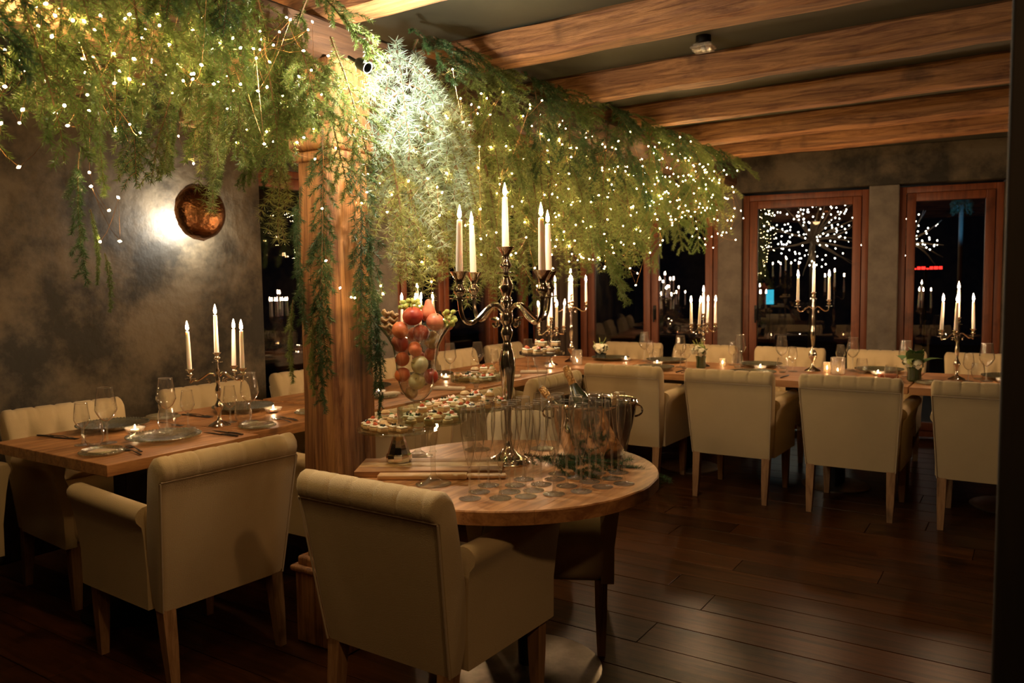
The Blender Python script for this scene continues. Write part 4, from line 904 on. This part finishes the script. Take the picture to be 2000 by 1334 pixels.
def tufted(seed, L=.5, matn=NEED_L, nt=12, tl0=.2, gap=.020, per=24, nl=.034, w=.0025):
    rs = np.random.RandomState(seed); g = G(); nv = []
    main = curve((0, 0, 0), (.25, 0, -.8), L, 1.0, 12, rs); g.tube(main, np.linspace(.0055, .0016, 13), 6); paths = [(main, L)]
    for k in range(nt):
        t = .1+.8*k/nt; i = int(t*12); sg = 1 if k % 2 else -1; tl = tl0*(1-.4*t)*rs.uniform(.7, 1.25)
        c = curve(main[i], (.35*rs.randn()+.2, sg, -.25+.3*rs.randn()), tl, 1.6, 7, rs); g.tube(c, np.linspace(.0022, .001, 8), 4); paths.append((c, tl))
    for C, l in paths:
        m = max(2, int(l/gap)); P_, T_ = along(C, m); P2 = np.repeat(P_, per, 0); T2 = np.repeat(T_, per, 0); S = perp(T2, rs); c_ = rs.uniform(-.25, .9, len(P2))[:, None]
        D = T2*c_+S*np.sqrt(np.clip(1-c_**2, .05, 1)); D /= np.linalg.norm(D, axis=1)[:, None]; nv.append(needles(P2, D, nl, w, rs))
    return nmesh('bough', np.concatenate(nv), g, matn)
SP = [spruce(11), spruce(12, .42, nt=15), spruce(13, .55, nt=19), spruce(14, .38, twig=.2)]
SD = [spruce(21, .5, NEED_D), spruce(22, .4, NEED_D, nt=15), spruce(23, .55, NEED_D, twig=.14)]
LA = [tufted(31), tufted(32, .42), tufted(33, .55, nt=11)]
PP = [tufted(41, .50, NEED_P, 11, .24, .022, 26, .040, .0030), tufted(42, .42, NEED_P, 10, .22, .022, 26, .040, .0030)]
STR = [spruce(51, .75, SD[0].materials[0], 1.1, .030, .12, 24), spruce(52, .6, NEED_S, 1.1, .028, .09, 20)]
# lower edge of the garland along the header (world Y -> height)
GB = np.array([(.6, 1.55), (.99, 1.72), (1.09, 1.80), (1.2, 1.86), (1.43, 1.96), (1.61, 1.98), (1.76, 1.88), (1.94, 1.80), (2.1, 1.80), (2.21, 1.72), (2.40, 1.55), (2.59, 1.50), (2.76, 1.44), (2.95, 1.45), (3.2, 1.48), (3.38, 1.44), (3.68, 1.40), (3.91, 1.46), (4.21, 1.42), (4.56, 1.48), (4.95, 1.72), (5.4, 1.78), (5.8, 1.72), (6.2, 1.70), (6.45, 1.9)])
def gbot(y): return float(np.interp(y, GB[:, 0], GB[:, 1]))
ga = thing('evergreen_garland', 'dense evergreen garland of spruce and larch boughs hanging from the header beam', 'garland', (-2.30, 3.3, 2.30))
ORG = Vector((-2.30, 3.3, 2.30)); nb_ = 0
def bough(me, p, az, tilt=0, s=1, parent=None, label=None):
    global nb_
    nb_ += 1
    o = link('bough', me, parent or ga, Vector(p)-ORG, (0, tilt, az), s, label); return o
boughs = []
def rowg(y0, y1, kinds, dy, seed):
    r_ = random.Random(seed); y = y0
    while y < y1:
        zb = gbot(y); top = 2.30; span = top-zb
        levels = max(2, int(math.ceil((span-.15)/.17)))
        for k in range(levels):
            me = r_.choice(kinds[min(k, len(kinds)-1)]); L = .45
            z = top+.09-(span-.31)*k/max(1, levels-1)+r_.uniform(-.05, .03)
            x = (-2.13 if r_.random() < .65 else -2.40)+r_.uniform(-.05, .06)
            az = radians(-35+r_.uniform(-75, 60)) if r_.random() < .8 else radians(r_.uniform(90, 220))
            bough(me, (x, y+r_.uniform(-.06, .06), z), az, r_.uniform(-.25, .1), r_.uniform(.8, 1.1)); boughs.append((y, z))
        y += dy*r_.uniform(.85, 1.15)
rowg(.78, 2.12, [SP, SP+SD, SP], .105, 1)
rowg(2.62, 3.4, [SD+SP, LA+SP, LA, LA], .115, 2)
rowg(3.4, 4.7, [SD, SD+LA, LA, SP+LA], .135, 3)
rowg(4.7, 6.35, [SD+SP, SP+LA, SP], .12, 4)
print('BOUGHS', nb_)
# pale pine by the post lamp
for p, az, ti, s, m in (((-2.10, 2.42, 2.34), -40, -.35, 1.05, 0), ((-2.12, 2.56, 2.33), -15, -.25, .95, 1), ((-2.12, 2.40, 2.22), -75, -.1, .9, 1), ((-2.10, 2.64, 2.20), 5, -.15, 1.0, 0), ((-2.14, 2.52, 2.10), -50, 0, 1, 1), ((-2.12, 2.70, 2.02), -30, 0, 1, 0), ((-2.08, 2.46, 1.95), -60, .05, .95, 0)):
    bough(PP[m], p, radians(az), ti, s, None, 'pale blue-green pine bough beside the post lamp')
for k in range(9): bough(LA[k % 3], (-2.12+rnd.uniform(-.05, .06), 2.36+.08*k, 1.92+rnd.uniform(-.08, .08)), radians(rnd.uniform(-90, 20)), 0, rnd.uniform(.9, 1.1))
for k in range(5): bough(SP[k % 4], (-2.18+rnd.uniform(-.05, .05), 1.78+.055*k, 2.24+rnd.uniform(-.06, .06)), radians(rnd.uniform(-110, 0)), -.1, rnd.uniform(.85, 1.05))
for k in range(6): bough((SD+SP)[k % 7], (-2.16+rnd.uniform(-.03, .03), 1.55+.085*k, 2.46), radians(rnd.uniform(-110, 10)), -.45, rnd.uniform(.8, 1.0))
for k in range(34): bough((SD+SP)[k % 7], (-2.13+rnd.uniform(-.03, .03), 2.60+.115*k, 2.44), radians(rnd.uniform(-80, 60)), -.55, rnd.uniform(.6, .8))
# boughs along the second timber at the upper left, and lying over it
for k in range(9):
    bough(rnd.choice(SP+SD), (-2.74+rnd.uniform(-.08, .05), 1.02+.18*k, 2.24+rnd.uniform(-.06, .05)), radians(rnd.uniform(-120, 40)), rnd.uniform(-.3, 0), rnd.uniform(.8, 1.05))
for k in range(10):
    bough(rnd.choice(SP+LA), (-2.66+rnd.uniform(-.08, .05), 1.75+.10*k, (2.30 if k < 5 else 2.10)+rnd.uniform(-.1, .04)), radians(rnd.uniform(-120, 40)), 0, rnd.uniform(.8, 1.05))
# long hanging strands: over the post, and down the left side
def strand(pts, label=None):
    """a trail of boughs following pts downwards"""
    for i, (p, az, s, m) in enumerate(pts): bough(m, p, radians(az), .25, s, None, label)
strand([((-2.15, 2.07, 1.96), -60, .80, STR[0]), ((-2.14, 2.05, 1.66), -80, .80, STR[0]), ((-2.14, 2.03, 1.42), -110, .65, STR[0]), ((-2.15, 2.00, 1.30), -160, .5, STR[1])])
strand([((-2.10, 2.20, 1.95), -30, .85, STR[0]), ((-2.10, 2.23, 1.66), 10, .80, STR[0]), ((-2.11, 2.26, 1.42), 40, .6, STR[0]), ((-2.12, 2.22, 1.50), -60, .6, STR[1]), ((-2.10, 2.27, 1.24), 20, .5, STR[0])])
strand([((-2.17, 1.98, 1.75), -130, .7, STR[0]), ((-2.20, 1.95, 1.35), -150, .5, STR[1])])
strand([((-2.22, 1.30, 2.02), -150, .60, STR[1]), ((-2.24, 1.235, 1.78), -90, .50, STR[0]), ((-2.20, 1.235, 1.62), 60, .35, STR[1]), ((-2.20, 1.27, 1.50), 80, .28, STR[1])])
for k in range(6): bough((SD+STR)[k % 5], (-2.35+rnd.uniform(-.05, .1), .84+.035*k, 2.0-.12*k), radians(rnd.uniform(-180, 0)), 0, .85)
# sprigs lying on the round table
for x, y, rz_, s, l in ((-1.52, 2.40, 20, .62, 'dark larch sprig lying on the round table behind the flutes'), (-1.50, 2.34, 205, .62, 'dark larch sprig lying left of the candelabrum foot'), (-1.30, 2.44, 25, .62, 'dark larch sprig reaching the right edge of the round table'), (-1.42, 2.44, 45, .50, 'dark larch sprig at the foot of the champagne bucket'), (-1.36, 2.33, 5, .50, 'dark larch sprig between the back flutes')):
    me = tufted(60+int(s*100+rz_), .5, NEED_D, 12, .15, .010, 22, .030, .0022)
    o = link('larch_sprig', me, None, (x, y, T+.03), (0, radians(-66), radians(rz_)), s); tag(o, l, 'sprig', 'sprigs on the round table')

# ------------------------------------------------------------------ fairy lights
bulb_m = G().lathe([(0, -.0045), (.0036, 0), (.0022, .0040), (0, .0062)], 6).mesh('bulb', BULB)
def string(label, y0, y1, n, seed, xo=-2.06, zt=2.26, sweep_n=7, zb=None, xs=.13, lo=0):
    r_ = random.Random(seed); t = thing('fairy_light_string', label, 'string lights', (xo, (y0+y1)/2, 2.2), 0, 'fairy light strings in the garland'); org = Vector((xo, (y0+y1)/2, 2.2)); pts = []
    for i in range(n):
        u_ = i/(n-1); y = y0+(y1-y0)*u_+r_.uniform(-.05, .05); ph = u_*sweep_n*2*pi
        b = (zb if zb else gbot(y))+lo+.06; z = min(zt+.08, (zt+b)/2+(zt-b)/2*cos(ph)+r_.gauss(0, .09))
        x = xo+r_.uniform(-xs, xs)
        pts.append(Vector((x, y, z))-org)
    wp_ = []
    for a, b in zip(pts, pts[1:]):
        for q in (0, .33, .66): wp_.append(a.lerp(b, q)+Vector((0, 0, -.02*sin(q*pi))))
    wp_.append(pts[-1])
    link('wire', G().tube(wp_, .0006, 3).mesh('wire', COPW), t)
    for p in pts: link('bulb', bulb_m, t, p, (r_.uniform(0, 3), r_.uniform(0, 3), 0))
string('warm fairy lights in the garland left of the post', .85, 2.0, 105, 1, -2.04, 2.22, 5)
string('warm fairy lights strung along the upper left timber', 1.05, 2.9, 60, 2, -2.55, 2.25, 6, 1.90)
string('warm fairy lights in the boughs right of the post', 2.3, 3.6, 95, 3, -2.02, 2.15, 6)
string('warm fairy lights in the middle of the garland', 3.5, 5.0, 140, 4, -2.05, 2.20, 8)
string('warm fairy lights in the far end of the garland', 4.8, 6.35, 125, 5, -2.03, 2.26, 9)
string('warm fairy lights trailing down the left hanging strand', 1.22, 1.30, 9, 6, -2.20, 1.95, .5, 1.42, .03)
string('few warm fairy lights on the strand across the post', 1.98, 2.28, 14, 7, -2.07, 1.95, 1.5, 1.30, .02)

# ------------------------------------------------------------------ lamps
t = thing('wall_lamp', 'hammered copper bowl lamp glowing on the dark left wall', 'wall lamp', (-4.35, 3.05, 1.856))
bw2 = []
for i in range(13):
    a = pi/2*i/12; bw2.append((.165*sin(a), .10*cos(a)))
g = G().lathe(bw2+[(.168, -.004), (.160, -.004)], 48); V = g.verts(); rs = np.random.RandomState(4); ang = np.arctan2(V[:, 1], V[:, 0]); edge = (np.hypot(V[:, 0], V[:, 1]) > .155)
V *= (1+.004*np.sin(ang*23)[:, None]*edge[:, None]+.012*rs.randn(len(V))[:, None]*edge[:, None]); g.V = [V]; g.xf(ry=radians(90))
o = link('copper_bowl', g.mesh('copper_bowl', COPPER, auto=0), t, (.075, .03, 0)); mo = o.modifiers.new('s', 'SOLIDIFY'); mo.thickness = .004
link('bracket', G().tube([(0, .03, 0), (.165, .03, 0)], .008, 8).mesh('bracket', BLACK), t)
link('lamp_bulb', G().lathe([(0, -.02), (.014, -.014), (.02, 0), (.014, .014), (0, .02)], 12).mesh('lamp_bulb', emit('sconce_bulb', (1, .85, .62), 20)), t, (.045, -.01, -.01))
def crystal_spot(label, x, y, z, on):
    s = thing('ceiling_spotlight', label, 'ceiling lamp', (x, y, z), 0, 'glass ceiling spotlights')
    link('mount', G().lathe([(0, 0), (.035, 0), (.035, -.03), (.028, -.035), (0, -.035)], 20).mesh('mount', BLACK), s)
    g = G()
    for i, (q, zz) in enumerate(((.040, -.040), (.050, -.052), (.044, -.064))): g.rbox(-q, q, -q*.8, q*.8, zz-.005, zz+.004, r=.002, k=1)
    link('crystal_layers', g.mesh('crystal_layers', STEMG if not on else GLASS, smooth=False), s)
    link('bulb', G().lathe([(0, -.045), (.012, -.05), (.012, -.066), (0, -.07)], 10).mesh('bulb', PORC if not on else emit('spot_bulb', (1, .8, .5), 30)), s)
crystal_spot('small layered glass ceiling spotlight between the beams', -1.30, 3.64, CZ, False)
crystal_spot('tiny glass ceiling spotlight between the two last beams', -1.27, 6.10, CZ, False)
def spotfix(name, label, loc, rot):
    s = thing(name, label, 'spotlight', loc, 0, None, None, 1, rot)
    link('housing', G().lathe([(0, .0), (.016, 0), (.020, .01), (.020, .05), (.017, .05), (.016, .015), (0, .012)], 16).mesh('housing', BLACK), s)
    link('stem', G().tube([(0, 0, 0), (0, 0, -.05)], .006, 6).mesh('stem', BLACK), s)
spotfix('clip_spotlight', 'small clip spotlight hidden in the boughs beside the post', (-1.93, 2.03, 2.15), (0, radians(120), 0))
spotfix('beam_spotlight', 'small spotlight on the upper left timber', (-2.68, 1.40, 2.33), (0, radians(90), 0))

# ------------------------------------------------------------------ outside
sg = thing('red_sign', 'small distant red illuminated sign outside the right window', 'sign', (-1.40, 12.0, 1.50))
g = G(); x = 0
for w in (.05, .03, .04, .05, .03, .04, .05, .04):
    g.box(x, x+w, 0, .01, 0, .04 if w > .03 else .02); x += w+.01
link('post', G().tube([(.2, .02, -1.6), (.2, .02, .0)], .02, 8).mesh('post', BLACK), sg)
link('characters', g.mesh('characters', emit('red_led', (1, .03, .02), 2.5), smooth=False), sg)
cs = thing('cyan_screen', 'small distant cyan lit panel behind the window between the columns', 'screen', (-3.36, 12.2, 1.02), .3)
link('post', G().tube([(.055, .03, -1.12), (.055, .03, .1)], .015, 8).mesh('post', BLACK), cs)
link('panel', G().rbox(0, .11, 0, .02, 0, .22, r=.004).mesh('panel', emit('cyan_led', (.05, .55, .75), .9)), cs)

def lit_tree(label, x, y, zc, r, n, seed):
    r_ = random.Random(seed); rs = np.random.RandomState(seed); t = thing('lit_tree', label, 'tree', (x, y, -.1), 0, 'trees with lights outside')
    link('trunk', G().tube([(0, 0, 0), (.02, 0, zc*.4), (0, .02, zc+.1)], [.07, .05, .035], 8).mesh('trunk', BRANCH), t)
    g = G(); m = emit('outdoor_bulb', (1, .95, .72), 22) if seed == 1 else bpy.data.materials['outdoor_bulb']; bm = G().lathe([(0, -.011), (.010, 0), (0, .012)], 6).mesh('bulb', m)
    for i in range(26):
        a = r_.uniform(0, 6.28); e = r_.uniform(-.5, 1.4); d = np.array([cos(a)*cos(e), sin(a)*cos(e), sin(e)]); c = curve((0, 0, zc-.25*r), d, r*1.05, .2, 6, rs, .3); g.tube(c, np.linspace(.02, .005, 7), 4)
    for i in range(n):
        d = rs.normal(size=3); d /= np.linalg.norm(d); q = r*r_.uniform(.25, 1)**.6; link('bulb', bm, t, (d[0]*q, d[1]*q, zc+d[2]*q*.8))
    link('branches', g.mesh('branches', BRANCH), t)
lit_tree('bare tree wrapped in white lights outside the window between the columns', -2.75, 12.4, 2.25, .78, 190, 1)
lit_tree('smaller tree with white lights outside the right window', -1.55, 13.2, 2.15, .50, 80, 2)
bl = thing('blue_lit_shrub', 'clipped shrub lit blue outside at the top of the right window', 'shrub', (-.85, 12.8, -.1))
link('pole', G().tube([(0, 0, 0), (0, 0, 2.5)], .03, 8).mesh('pole', BRANCH), bl)
for k in range(12): link('bough', SD[k % 3], bl, (0, 0, 2.85), (0, 0, k*.55), .9)
light('lamp_outdoor_blue', 'SPOT', (-.95, 12.0, 1.7), 60, (.05, .35, 1), .05, (-.85, 12.8, 2.5), 70)
